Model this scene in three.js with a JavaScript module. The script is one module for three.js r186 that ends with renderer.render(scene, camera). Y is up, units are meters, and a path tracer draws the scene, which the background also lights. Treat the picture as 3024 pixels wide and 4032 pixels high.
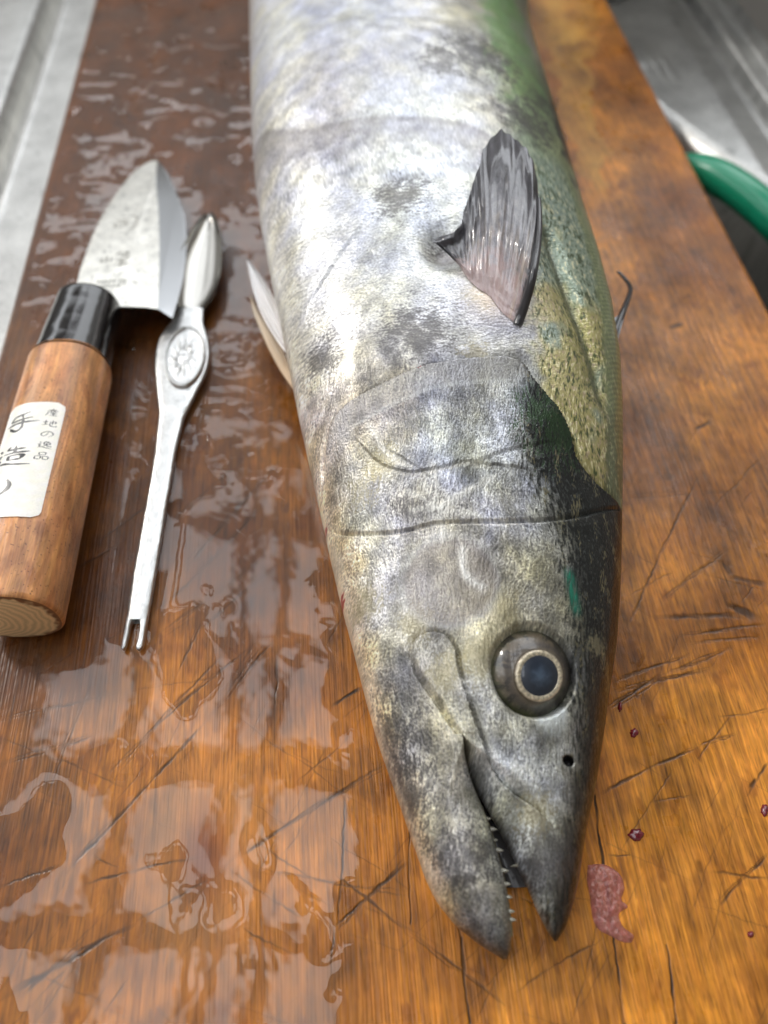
import * as THREE from 'three';
import { createNoise2D, createNoise3D } from 'simplex-noise';
import { mergeGeometries } from 'three/addons/utils/BufferGeometryUtils.js';

// ---------------------------------------------------------------- camera, sky, sun, exposure
const scene = new THREE.Scene();
const EYE = 0.19, PITCH = 56.4 * Math.PI / 180, FOC = 3028;              // eye height over the board, pitch, focal length in photo pixels
const camera = new THREE.PerspectiveCamera(2 * Math.atan(2016 / FOC) * 180 / Math.PI, 0.75, 0.01, 60);
camera.position.set(0, EYE, 0);
camera.rotation.x = -PITCH;
camera.focus = 0.187;
camera.userData.fStop = 7.8;

const SKY_LEVEL = 8.5;
{
  const W = 64, H = 32, d = new Float32Array(W * H * 4);                   // an even bright overcast, a little brighter at the zenith
  for (let j = 0; j < H; j++) for (let i = 0; i < W; i++) {
    const el = Math.max(0, Math.sin(((j + 0.5) / H - 0.5) * Math.PI)), k = SKY_LEVEL * (1 + 1.2 * el) / 2.2, o = (j * W + i) * 4;
    d[o] = 0.94 * k; d[o + 1] = 0.97 * k; d[o + 2] = 1.01 * k; d[o + 3] = 1;
  }
  const t = new THREE.DataTexture(d, W, H, THREE.RGBAFormat, THREE.FloatType);
  t.mapping = THREE.EquirectangularReflectionMapping; t.magFilter = THREE.LinearFilter; t.needsUpdate = true;
  scene.background = t; scene.environment = t;
}
const sun = new THREE.DirectionalLight(new THREE.Color(1, 0.95, 0.88), 2.6);
sun.position.set(-1.5, 1.45, -1.0);
sun.shadow.radius = 13; sun.castShadow = true; sun.shadow.mapSize.set(2048, 2048);
Object.assign(sun.shadow.camera, { left: -0.6, right: 0.6, top: 0.6, bottom: -0.6, near: 0.2, far: 6 });
scene.add(sun, sun.target);
const renderer = new THREE.WebGLRenderer({ antialias: true });
renderer.toneMapping = THREE.LinearToneMapping;
renderer.toneMappingExposure = 0.52;
renderer.shadowMap.enabled = true;

// ---------------------------------------------------------------- helpers
let seedState = 20240607;
const rnd = () => { seedState = (seedState + 0x6d2b79f5) | 0; let t = Math.imul(seedState ^ (seedState >>> 15), 1 | seedState); t = (t + Math.imul(t ^ (t >>> 7), 61 | t)) ^ t; return ((t ^ (t >>> 14)) >>> 0) / 4294967296; };
const n2 = createNoise2D(rnd), m2 = createNoise2D(rnd), n3 = createNoise3D(rnd);
const clamp = (x, a = 0, b = 1) => (x < a ? a : x > b ? b : x);
const sstep = (a, b, x) => { const t = clamp((x - a) / (b - a)); return t * t * (3 - 2 * t); };
const lerp = (a, b, t) => a + (b - a) * t;
const fbm = (x, y, oct = 4) => { let s = 0, a = 0.5; for (let i = 0; i < oct; i++) { s += a * n2(x, y); x = x * 2.03 + 17.1; y = y * 2.03 - 9.7; a *= 0.5; } return s; };
const table = (pts, x) => { if (x <= pts[0][0]) return pts[0][1]; for (let i = 1; i < pts.length; i++) if (x <= pts[i][0]) return lerp(pts[i - 1][1], pts[i][1], (x - pts[i - 1][0]) / (pts[i][0] - pts[i - 1][0])); return pts[pts.length - 1][1]; };
const SP = Math.sin(PITCH), CP = Math.cos(PITCH);
// photo pixel (3024 x 4032) + height above the board -> position [x, forward]; forward = -z
const at = (px, py, h = 0) => { const u = (px - 1512) / FOC, v = (2016 - py) / FOC, t = (EYE - h) / (SP - v * CP); return [u * t, t * (CP + v * SP)]; };
const K = 3024 / 1659;                                                      // many points were read from a 1659-pixel wide view
const vec = ([x, f], h) => new THREE.Vector3(x, h, -f);
const taken = {};
const numbered = (n) => { taken[n] = (taken[n] ?? -1) + 1; return taken[n] ? n + '_' + String(taken[n]).padStart(3, '0') : n; };
const shade = (o) => { o.castShadow = true; o.receiveShadow = true; return o; };
function mesh(name, geo, mat, parent, label) { const m = shade(new THREE.Mesh(geo, mat)); m.name = parent ? name : numbered(name); if (label) m.userData.label = label; (parent ?? scene).add(m); return m; }
function thing(name, label, category, group) { const g = new THREE.Group(); g.name = numbered(name); g.userData = { label, category }; if (group) g.userData.group = group; scene.add(g); return g; }
function tag(o, label, category, group) { o.userData.label = label; o.userData.category = category; if (group) o.userData.group = group; return o; }
const structure = (o, label) => { o.userData.kind = 'structure'; if (label) o.userData.label = label; return o; };
// a grid of points -> geometry; fn(i, j) returns [x, y, z, u, v] or null
function grid(ni, nj, fn, flip = false) {
  const p = [], uv = [], idx = [], ok = [];
  for (let i = 0; i < ni; i++) for (let j = 0; j < nj; j++) { const q = fn(i, j); ok.push(!!q); const r = q ?? [0, 0, 0, 0, 0]; p.push(r[0], r[1], r[2]); uv.push(r[3] ?? j / (nj - 1), r[4] ?? i / (ni - 1)); }
  for (let i = 0; i + 1 < ni; i++) for (let j = 0; j + 1 < nj; j++) {
    const a = i * nj + j, b = a + 1, c = a + nj, d = c + 1;
    if (!(ok[a] && ok[b] && ok[c] && ok[d])) continue;
    flip ? idx.push(a, c, b, b, c, d) : idx.push(a, b, c, b, d, c);
  }
  const g = new THREE.BufferGeometry();
  g.setAttribute('position', new THREE.Float32BufferAttribute(p, 3)); g.setAttribute('uv', new THREE.Float32BufferAttribute(uv, 2)); g.setIndex(idx); g.computeVertexNormals();
  return g;
}
function texture(w, h, fn, srgb = true, wrap = THREE.ClampToEdgeWrapping) {
  const d = new Uint8Array(w * h * 4), o = [0, 0, 0];
  for (let j = 0, k = 0; j < h; j++) for (let i = 0; i < w; i++, k += 4) { fn((i + 0.5) / w, (j + 0.5) / h, o, i, j); d[k] = clamp(o[0], 0, 255); d[k + 1] = clamp(o[1], 0, 255); d[k + 2] = clamp(o[2], 0, 255); d[k + 3] = 255; }
  const t = new THREE.DataTexture(d, w, h); t.magFilter = THREE.LinearFilter; t.minFilter = THREE.LinearFilter; t.wrapS = t.wrapT = wrap; if (srgb) t.colorSpace = THREE.SRGBColorSpace; t.needsUpdate = true;
  return t;
}
const grey = (w, h, fn, wrap) => texture(w, h, (u, v, o, i, j) => { o[0] = o[1] = o[2] = 255 * fn(u, v, i, j); }, false, wrap);
// signed distance to an open polyline given as [x, f] points: [distance, side, place along 0..1]
function polyline(pts) {
  const n = pts.length, L = [0]; let x0 = 1e9, x1 = -1e9, y0 = 1e9, y1 = -1e9;
  for (let i = 0; i < n; i++) { if (i) L.push(L[i - 1] + Math.hypot(pts[i][0] - pts[i - 1][0], pts[i][1] - pts[i - 1][1])); x0 = Math.min(x0, pts[i][0]); x1 = Math.max(x1, pts[i][0]); y0 = Math.min(y0, pts[i][1]); y1 = Math.max(y1, pts[i][1]); }
  return (x, y, reach = 1) => {
    if (x < x0 - reach || x > x1 + reach || y < y0 - reach || y > y1 + reach) return null;
    let best = 1e9, side = 1, s = 0;
    for (let i = 1; i < n; i++) {
      const ax = pts[i - 1][0], ay = pts[i - 1][1], bx = pts[i][0] - ax, by = pts[i][1] - ay, l2 = bx * bx + by * by, t = clamp(((x - ax) * bx + (y - ay) * by) / l2), dx = x - ax - t * bx, dy = y - ay - t * by, d = dx * dx + dy * dy;
      if (d < best) { best = d; side = bx * (y - ay) - by * (x - ax) > 0 ? 1 : -1; s = (L[i - 1] + t * Math.sqrt(l2)) / L[n - 1]; }
    }
    best = Math.sqrt(best);
    return best > reach ? null : [best, side, s];
  };
}
const smoothLine = (pts, per = 6) => { const c = new THREE.CatmullRomCurve3(pts.map(([x, y]) => new THREE.Vector3(x, y, 0)), false, 'centripetal'); return c.getPoints(per * (pts.length - 1)).map((p) => [p.x, p.y]); };

// ---------------------------------------------------------------- unseen surroundings: roof mirrored in the water, walls added to hold back sky light
const plain = (r, g, b, rough = 0.8) => new THREE.MeshStandardMaterial({ color: new THREE.Color().setRGB(r, g, b), roughness: rough });
const block = (w, h, d, x, y, z) => new THREE.BoxGeometry(w, h, d).translate(x, y, z);
const roofMat = plain(0.3, 0.27, 0.24), beamMat = plain(0.12, 0.075, 0.045), wallMat = plain(0.4, 0.38, 0.35);
structure(mesh('ground', new THREE.PlaneGeometry(40, 40).rotateX(-Math.PI / 2).translate(0, -0.9, 0), plain(0.2, 0.19, 0.17)), 'grey concrete ground under the sink stand');
structure(mesh('patio_roof', block(3.14, 0.06, 4.3, 1.48, 2.23, 0.85), roofMat), 'dark patio roof over the sink');
structure(mesh('added_wall', block(0.12, 3.1, 6, 1.6, 0.65, 0), wallMat), 'unseen grey wall added beside the sink to block sky light');  // unseen, added to keep sky light off the right side
structure(mesh('added_wall', block(6, 3.1, 0.12, 0, 0.65, 1.3), wallMat), 'unseen grey wall added behind the camera to block sky light');  // unseen, added to shut out the sky behind the camera
structure(mesh('unseen_wall', block(6, 1.9, 0.12, 0, 0.05, -2.0), wallMat), 'low grey garden wall behind the sink');
structure(mesh('unseen_wall', block(0.12, 2.1, 6, -2.3, 0.15, 0), wallMat), 'unseen low grey wall added at the side to limit sky light');  // unseen, added to narrow the sky opening on the left
for (const [x, w] of [[-0.325, 0.06], [-0.45, 0.04], [-0.725, 0.06], [-1.05, 0.06]]) structure(mesh('roof_rafter', block(w, 0.08, 4.4, x, 2.02, -0.2), beamMat), 'dark timber rafter at the open edge of the patio roof');
for (const [f, w] of [[-0.5, 0.05], [0.19, 0.09], [0.62, 0.11], [1.0, 0.06], [1.46, 0.1], [1.76, 0.13], [2.05, 0.12], [2.33, 0.1]]) structure(mesh('roof_batten', block(1.3, 0.04, w, -0.72, 2.09, -f), beamMat), 'dark timber batten across the patio rafters');  // farther battens added to break up the mirrored sky

structure(mesh('sky_blocking_panel', block(0.95, 0.06, 6, -1.56, 2.1, 0), roofMat), 'unseen dark panel added to close the sky on the left');  // unseen panel added to cut off the sky at far left
// ---------------------------------------------------------------- board frame: a runs along the board, b across it
const BS = Math.sin(4.7 * Math.PI / 180), BC = Math.cos(4.7 * Math.PI / 180);
const toBoard = ([x, f]) => [BC * x + BS * f, -BS * x + BC * f];            // [b, a]
const fromBoard = (b, a) => [BC * b - BS * a, BS * b + BC * a];
const bl = [at(371, 0), at(285, 330), at(106, 1000), at(0, 1330)].map((p) => toBoard(p)[0]), br = [at(2399, 0), at(2487, 190), at(2715, 608), at(2848, 899), at(3024, 1203)].map((p) => toBoard(p)[0]);
const B0 = bl.reduce((s, x) => s + x) / bl.length, B1 = br.reduce((s, x) => s + x) / br.length, A0 = -0.16, A1 = 0.56;

// ---------------------------------------------------------------- steel sink
const steelGrain = grey(512, 512, (u, v) => 0.5 + 0.25 * n2(u * 14, v * 200) + 0.2 * n2(u * 40, v * 500) + 0.15 * fbm(u * 6, v * 6), THREE.RepeatWrapping);
const steelTone = texture(512, 512, (u, v, o) => { const k = 190 + 22 * fbm(u * 5, v * 5, 5) + 12 * n2(u * 60, v * 60) - 26 * sstep(0.35, 0.6, fbm(u * 9 + 5, v * 9, 4)); o[0] = k; o[1] = k; o[2] = k * 0.985; }, true, THREE.RepeatWrapping);
const steelMat = new THREE.MeshPhysicalMaterial({ color: 0xffffff, map: steelTone, metalness: 0.85, roughness: 0.34, bumpMap: steelGrain, bumpScale: 0.00012 });
const STEEL_Y = -0.022;
const sink = thing('kitchen_sink', 'stainless steel sink with ribbed ledges under the wooden board', 'sink');
{
  // left ledge: a profile across the board run along it: [distance left of the board edge, height]
  const prof = [[-0.03, 0], [0.0, 0], [0.027, 0], [0.029, 0.0012], [0.031, 0.0012], [0.033, -0.002], [0.034, -0.012], [0.041, -0.013], [0.0425, -0.004], [0.044, 0.0005], [0.047, 0.0022], [0.06, 0.0025], [0.2, 0.0025]];
  const g = grid(40, prof.length, (i, j) => { const a = lerp(-0.35, 0.95, i / 39), [d, h] = prof[j], [x, f] = fromBoard(B0 - d, a); return [x, STEEL_Y + h, -f, d * 8, a * 8]; }, true);
  mesh('left_ledge', g, steelMat, sink, 'pale steel ledge with one dark drain channel');
}
function deckH(b) { return table([[0.1, -0.006], [0.165, -0.0036], [0.2015, 0.0014], [0.2035, 0.0015], [0.2175, -0.0004], [0.2185, 0.0008], [0.2195, 0.0006], [0.2205, -0.0045], [0.2255, -0.005], [0.2268, 0.0012], [0.229, 0.0022], [0.2365, 0.0012], [0.2385, 0.004], [0.241, 0.02], [0.25, 0.05], [0.3, 0.06], [0.6, 0.06]], b); }
// right side: deck with the rounded corner of a basin; the basin's edge was read from the photo at deck height
const rimPts = smoothLine([[2380, 60], [2440, 150], [2500, 240], [2570, 345], [2690, 455], [2790, 540], [2886, 618], [2990, 690], [3150, 780], [3500, 950]].map(([x, y]) => at(x, y, STEEL_Y)), 8);
{
  const n = rimPts.length, dirs = rimPts.map((p, i) => { const a = rimPts[Math.max(0, i - 1)], b = rimPts[Math.min(n - 1, i + 1)], l = Math.hypot(b[0] - a[0], b[1] - a[1]); return [(b[1] - a[1]) / l, -(b[0] - a[0]) / l]; });
  const inwards = dirs.map(([x, f]) => (x * -1 + f * -1 > 0 ? [x, f] : [-x, -f]));
  // rolled lip and basin wall: [distance outwards from the rim, height]
  const prof = [[-0.05, -0.19], [-0.03, -0.186], [-0.02, -0.17], [-0.0165, -0.12], [-0.0145, -0.05], [-0.0125, -0.02], [-0.0095, -0.0105], [-0.006, -0.005], [-0.003, -0.0018], [0, 0]];
  const g = grid(n, prof.length, (i, j) => { const [d, h] = prof[j], x = rimPts[i][0] - inwards[i][0] * d, f = rimPts[i][1] - inwards[i][1] * d, hb = deckH(toBoard(rimPts[i])[0]); return [x, STEEL_Y + h + hb * sstep(-0.012, 0, d), -f, x * 8, f * 8]; }, true);
  mesh('basin_rim', g, steelMat, sink, 'bright rolled rim of the basin');
  // deck behind the rim: facets and a channel running along the board
  const cols = rimPts.map(toBoard).filter(([b], i, l) => !i || b > l[i - 1][0] + 1e-5), extra = [];
  for (let k = 1; k < cols.length; k++) { const m = Math.ceil((cols[k][0] - cols[k - 1][0]) / 0.0012); for (let q = 0; q < m; q++) extra.push([lerp(cols[k - 1][0], cols[k][0], q / m), lerp(cols[k - 1][1], cols[k][1], q / m)]); }
  mesh('drain_deck', grid(24, extra.length, (i, j) => { const [b, a0] = extra[j], a = lerp(a0, 0.62, (i / 23) ** 1.5), [x, f] = fromBoard(b, a); return [x, STEEL_Y + deckH(b) + 0.0011 * sstep(0.004, 0.0, Math.abs(a - 0.418 - 0.4 * (b - 0.18) * -1)) * sstep(0.2, 0.185, b), -f, x * 8, f * 8]; }, true), steelMat, sink, 'steel deck with bright and dark facets');
  const [kx, kf] = fromBoard(0.29, 0.505); const back = mesh('back_panel', new THREE.BoxGeometry(0.26, 0.16, 0.02), steelMat, sink, 'upright steel panel behind the deck'); back.position.set(kx, STEEL_Y + 0.08, -kf); back.rotation.y = 4.7 * Math.PI / 180;
  const floorMat = new THREE.MeshPhysicalMaterial({ map: texture(256, 256, (u, v, o) => { const k = 74 + 26 * fbm(u * 9, v * 9, 5) + 16 * n2(u * 50, v * 50); o[0] = k * 0.98; o[1] = k; o[2] = k * 0.93; }, true, THREE.RepeatWrapping), metalness: 0.4, roughness: 0.5 });  // floor steel darkened: the basin's shade is put into its colour
  const fl = new THREE.PlaneGeometry(1.0, 1.2).rotateX(-Math.PI / 2).translate(0.35, STEEL_Y - 0.188, -0.1); mesh('basin_floor', fl, floorMat, sink, 'basin floor with its shade painted in as dark grey');
  // wall of the cupboard under the counter keeps the light out below the board
  mesh('cabinet_front', block(1.7, 0.66, 0.03, 0.0, -0.55, 0.62), plain(0.3, 0.3, 0.3, 0.5), sink);
}
// green hose lying over the basin's edge under the board
{
  const p = [[2480, 790, -0.034], [2600, 690, -0.028], [2720, 672, -0.02], [2810, 692, -0.016], [2900, 742, -0.015], [2990, 812, -0.016], [3080, 900, -0.02], [3200, 1040, -0.04], [3300, 1200, -0.08]].map(([x, y, h]) => vec(at(x, y, h), h));
  const hoseMat = new THREE.MeshPhysicalMaterial({ color: new THREE.Color().setRGB(0.004, 0.27, 0.14), roughness: 0.32, clearcoat: 0.3, clearcoatRoughness: 0.2 });
  const hose = thing('garden_hose', 'green rubber hose curving beside the cutting board in the basin', 'hose');
  const c = new THREE.CatmullRomCurve3(p);
  mesh('tube', new THREE.TubeGeometry(c, 90, 0.0076, 20), hoseMat, hose);
}

// ---------------------------------------------------------------- cutting board
const TA0 = -0.05, TA1 = 0.47, TB0 = B0 - 0.002, TB1 = B1 + 0.002, BW = 2048, BH = 2048;
const cutCol = new Float32Array(BW * BH), crackCol = new Float32Array(BW * BH);
const texOf = (b, a) => [(b - TB0) / (TB1 - TB0) * BW, (a - TA0) / (TA1 - TA0) * BH];
function scratch(buf, p, q, width, strength, wob = 0.0004, fade = 0.25) {        // a knife cut between two board points [b, a]
  const len = Math.hypot(q[0] - p[0], q[1] - p[1]), n = Math.ceil(len / 0.0001), ph = rnd() * 100, ux = (q[0] - p[0]) / len, uy = (q[1] - p[1]) / len, sx = BW / (TB1 - TB0), sy = BH / (TA1 - TA0);
  for (let k = 0; k <= n; k++) {
    const t = k / n, w = wob * (n2(ph, t * len * 60) + 0.4 * n2(ph + 9, t * len * 300)), b = lerp(p[0], q[0], t) - uy * w, a = lerp(p[1], q[1], t) + ux * w;
    const s = strength * Math.min(1, Math.min(t, 1 - t) / fade + 0.15) * (0.7 + 0.5 * n2(ph + 30, t * len * 90)), ww = width * (0.75 + 0.4 * n2(ph + 60, t * len * 120));
    const cx = (b - TB0) * sx, cy = (a - TA0) * sy, rx = Math.ceil(ww * sx * 1.5 + 1), ry = Math.ceil(ww * sy * 1.5 + 1);
    for (let j = Math.floor(cy) - ry; j <= cy + ry; j++) for (let i = Math.floor(cx) - rx; i <= cx + rx; i++) {
      if (i < 0 || j < 0 || i >= BW || j >= BH) continue;
      const d = Math.hypot((i + 0.5 - cx) / sx, (j + 0.5 - cy) / sy), v = s * (1 - sstep(ww * 0.35, ww * 0.9 + 0.00008, d));
      if (v > buf[j * BW + i]) buf[j * BW + i] = v;
    }
  }
}
{
  const cut = (ax, ay, bx, by, w = 0.00022, s = 0.6, n = 1) => { for (let k = 0; k < n; k++) { const e = k ? 14 : 0, r = () => (rnd() - 0.5) * 2 * e; scratch(cutCol, toBoard(at(ax + r(), ay + r())), toBoard(at(bx + r(), by + r())), 1.35 * w * (k ? 0.6 : 1), s * (k ? 0.7 : 1)); } };
  const zone = (sc, ox, oy, list) => list.forEach(([a, b, c, d, w, s, n]) => cut(ox + a / sc, oy + b / sc, ox + c / sc, oy + d / sc, w, s, n));
  zone(1.037, 0, 2500, [[0, 1490, 550, 1180, 0.0006, 0.85, 2], [0, 1030, 240, 950, 0.0003, 0.7, 2], [180, 690, 370, 200, 0.00025, 0.6, 2], [220, 1030, 860, 330, 0.0004, 0.8, 2], [600, 400, 1040, 30, 0.0003, 0.7, 2], [450, 560, 930, 60, 0.0003, 0.7, 2], [0, 355, 500, 230, 0.0003, 0.6, 2], [20, 530, 420, 400, 0.0003, 0.55, 3], [340, 1020, 820, 900, 0.0003, 0.7], [560, 1170, 850, 1000, 0.00025, 0.6], [1010, 880, 1560, 530, 0.0003, 0.8, 4], [1000, 890, 1200, 760, 0.0004, 0.8], [1370, 1195, 1659, 930, 0.0004, 0.95, 3], [1040, 955, 1659, 1060, 0.0002, 0.6, 2], [920, 950, 1250, 1160, 0.0002, 0.55], [1370, 980, 1659, 1200, 0.0003, 0.8, 2], [1380, 1180, 1415, 600, 0.00025, 0.8], [1350, 290, 1475, 220, 0.0006, 1, 2], [1340, 1440, 1370, 1200, 0.0002, 0.7], [90, 1480, 330, 1260, 0.0003, 0.6], [860, 330, 1120, 20, 0.0003, 0.7, 2], [940, 200, 1040, 40, 0.0005, 0.6], [520, 230, 900, 170, 0.0002, 0.4], [760, 300, 640, 560, 0.0002, 0.4], [980, 1190, 1220, 1320, 0.0002, 0.5], [1120, 430, 1130, 60, 0.0004, 0.55]]);
  zone(1.165, 1600, 2500, [[865, 735, 1350, 510, 0.00035, 0.9, 2], [1350, 510, 1500, 450, 0.0003, 0.7, 2], [0, 1350, 450, 1700, 0.0003, 0.75, 2], [490, 1640, 900, 1390, 0.0002, 0.55], [1120, 760, 1320, 725, 0.0002, 0.6], [925, 1005, 1030, 1012, 0.0002, 0.7], [1440, 1240, 1659, 1000, 0.0003, 0.75, 2], [1400, 1090, 1659, 1115, 0.0003, 0.6], [1560, 745, 1659, 590, 0.0003, 0.8], [930, 340, 1180, 180, 0.0003, 0.8, 5], [1180, 180, 1500, 60, 0.0003, 0.7, 4], [960, 260, 1400, 150, 0.00025, 0.7, 5], [950, 210, 1300, 90, 0.00025, 0.7, 4], [1340, 570, 1490, 360, 0.0002, 0.6], [1100, 160, 1080, 330, 0.0002, 0.4, 4], [1300, 30, 1620, 10, 0.0003, 0.6, 3], [1440, 380, 1659, 340, 0.0002, 0.5, 2], [1580, 700, 1600, 660, 0.0006, 0.8], [1340, 1040, 1350, 1085, 0.0009, 0.5], [1040, 250, 1060, 290, 0.0006, 0.6]]);
  zone(1.4745, 2200, 1000, [[400, 2150, 800, 1300, 0.0003, 0.7, 2], [890, 1480, 1180, 1180, 0.0003, 0.6], [950, 1780, 1010, 1870, 0.0008, 0.8, 2], [1010, 1870, 1190, 1920, 0.0009, 0.8, 2], [970, 2030, 1150, 2110, 0.0014, 0.8, 3], [560, 2120, 1100, 2090, 0.0008, 0.6, 3], [400, 1990, 650, 1850, 0.0003, 0.6], [620, 1300, 660, 1290, 0.0016, 0.7], [800, 1020, 880, 970, 0.0014, 0.7], [640, 430, 720, 410, 0.0012, 0.6], [500, 150, 380, 250, 0.0003, 0.4], [380, 1420, 1100, 1380, 0.0004, 0.3, 2], [600, 2000, 1000, 1700, 0.0003, 0.5, 3], [700, 2212, 1200, 2150, 0.0003, 0.6, 3]]);
  zone(1.508, 0, 1500, [[1050, 1170, 1659, 480, 0.0004, 0.8, 3], [1100, 1240, 1659, 640, 0.0003, 0.7, 3], [1050, 1760, 1190, 1440, 0.0004, 0.7, 2], [950, 1500, 1659, 1000, 0.0003, 0.6, 3], [600, 950, 900, 720, 0.0004, 0.6, 2], [440, 1120, 760, 940, 0.0004, 0.6, 2], [1180, 1480, 1659, 1080, 0.0003, 0.7, 2], [900, 1380, 1240, 1100, 0.0003, 0.6, 2], [1020, 830, 1500, 420, 0.0003, 0.6, 3]]);
  for (let k = 0; k < 850; k++) {                                          // the general web of faint cuts
    const b = lerp(TB0, TB1, rnd()), a = lerp(-0.03, 0.45, rnd()), dir = (rnd() < 0.65 ? 0.85 : -0.5) + (rnd() - 0.5) * 0.5, l = 0.008 + 0.045 * rnd() * rnd();
    scratch(cutCol, [b, a], [b + Math.cos(dir) * l, a + Math.sin(dir) * l], 0.00011 + 0.00015 * rnd(), 0.18 + 0.55 * rnd() * rnd());
  }
  const crack = (pts, w) => { for (let i = 1; i < pts.length; i++) scratch(crackCol, toBoard(at(...pts[i - 1])), toBoard(at(...pts[i])), w, 1, 0.0003, 0.01); };
  crack([[2342, 3131], [2377, 3410], [2415, 3690], [2458, 4032], [2500, 4400]], 0.00045);
  crack([[1795, 3560], [1812, 3690], [1850, 4032], [1890, 4400]], 0.0006);
  crack([[2626, 3719], [2660, 4032], [2690, 4300]], 0.00035);
  crack([[1612, 2900], [1614, 3640]], 0.0003);
}
const knot = toBoard(at(800, 3360));
function slime(b, a, n) { const ln = slimeLine(b, a, 0.06); if (!ln) return 0; const w = lerp(0.006, 0.021, sstep(0, 1, ln[2])); return sstep(w, w * 0.55, ln[0] + 0.011 * n) * (0.65 + 0.6 * n) * sstep(0, 0.12, ln[2]); }
const slimeLine = polyline([[2395, 830], [2320, 560], [2250, 260], [2215, 0], [2190, -150]].map((p) => toBoard(at(...p))));
const boardColor = texture(BW, BH, (u, v, o, i, j) => {
  const b = lerp(TB0, TB1, u), a = lerp(TA0, TA1, v);
  // growth lines bend round the knot
  const kb = b - knot[0], ka = a - knot[1], kd = Math.hypot(kb * 1.0, ka * 0.55), bend = 0.006 * Math.exp(-kd / 0.012) * Math.sign(kb || 1);
  const gb = b + bend + 0.0016 * n2(b * 9, a * 5) + 0.0004 * n2(b * 60, a * 25);
  const ring = 0.5 + 0.5 * Math.sin(gb * 2 * Math.PI / 0.0031 + 5 * n2(gb * 40, a * 1.2) + 1.5), fine = 0.7 * n2(gb * 1300, a * 45) + 0.5 * n2(gb * 700 + 5, a * 90), pore = sstep(0.35, 0.8, n2(gb * 1700, a * 150)) * -2.2, broad = fbm(gb * 26, a * 3.2, 3);
  const stain = fbm(b * 16 + 3, a * 11, 5), stain2 = fbm(b * 45 - 4, a * 34, 4), blot = fbm(b * 140, a * 120, 3);
  // darker tone on the left and far part of the board, a paler zone near the fish's snout
  const dark = clamp(0.4 + 0.85 * stain + (0.12 + 0.4 * sstep(0.05, -0.02, b)) * sstep(0.11, 0.32, a + 0.25 * stain2) + 0.42 * sstep(0.02, -0.10, b + 0.03 * stain) - 0.42 * sstep(0.14, 0.02, a + 0.05 * stain));
  let r = lerp(196, 112, dark), g = lerp(127, 64, dark), bl = lerp(48, 20, dark);
  const soak = sstep(0.032, 0.004, b - 0.055 * sstep(0.1, 0.2, a) + 0.02 * stain + 0.012 * stain2), sk = lerp(1, lerp(0.86, 0.74, sstep(0.05, 0.16, a)), soak); r *= sk; g *= sk * lerp(1, 0.96, soak); bl *= sk * lerp(1, 0.85, soak);   // water-soaked wood
  let k = 1 + 0.11 * (ring - 0.5) + 0.13 * fine + 0.07 * pore + 0.16 * broad + 0.22 * stain2 + 0.12 * blot;
  r *= k; g *= k * (1 + 0.03 * fine); bl *= k;
  const dots = 0.75 * sstep(0.3, 0.62, fbm(b * 75 + 40, a * 45, 4) + 0.22 * n2(b * 600, a * 160)) * (0.55 + 0.6 * fine);                 // old dark spots soaked into the grain
  r *= 1 - 0.34 * dots; g *= 1 - 0.42 * dots; bl *= 1 - 0.4 * dots;
  const kn = Math.exp(-kd * kd / (2 * 0.0035 ** 2)), kn2 = Math.exp(-((kd - 0.009) ** 2) / (2 * 0.004 ** 2));
  r = lerp(r, 96, 0.6 * kn); g = lerp(g, 46, 0.65 * kn); bl = lerp(bl, 24, 0.6 * kn); r = lerp(r, 225, 0.25 * kn2); g = lerp(g, 150, 0.3 * kn2); bl = lerp(bl, 90, 0.3 * kn2);
  // dried yellow slime beside the fish, far right
  const sl = slime(b, a, stain2); r = lerp(r, 200, 0.8 * sl); g = lerp(g, 154, 0.82 * sl); bl = lerp(bl, 74, 0.8 * sl);
  const c = cutCol[j * BW + i] * 0.97, ck = crackCol[j * BW + i];
  const t = Math.max(c, ck);
  o[0] = lerp(r, 38, t); o[1] = lerp(g, 24, t); o[2] = lerp(bl, 14, t);
});
const boardBump = grey(BW, BH, (u, v, i, j) => { const b = lerp(TB0, TB1, u), a = lerp(TA0, TA1, v); return clamp(0.62 + 0.09 * n2(b * 1500, a * 30) + 0.05 * n2(b * 420, a * 300) + 0.1 * fbm(b * 60, a * 40, 3) - 0.4 * cutCol[j * BW + i] - 0.6 * crackCol[j * BW + i]); });
const boardRough = grey(512, 1024, (u, v) => clamp(0.36 + 0.16 * fbm(u * 9, v * 14, 4) + 0.1 * fbm(u * 60, v * 90, 3), 0.2, 0.7));
const boardMat = new THREE.MeshPhysicalMaterial({ map: boardColor, bumpMap: boardBump, bumpScale: 0.0004, roughness: 1, roughnessMap: boardRough, specularIntensity: 0.7 });
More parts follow.
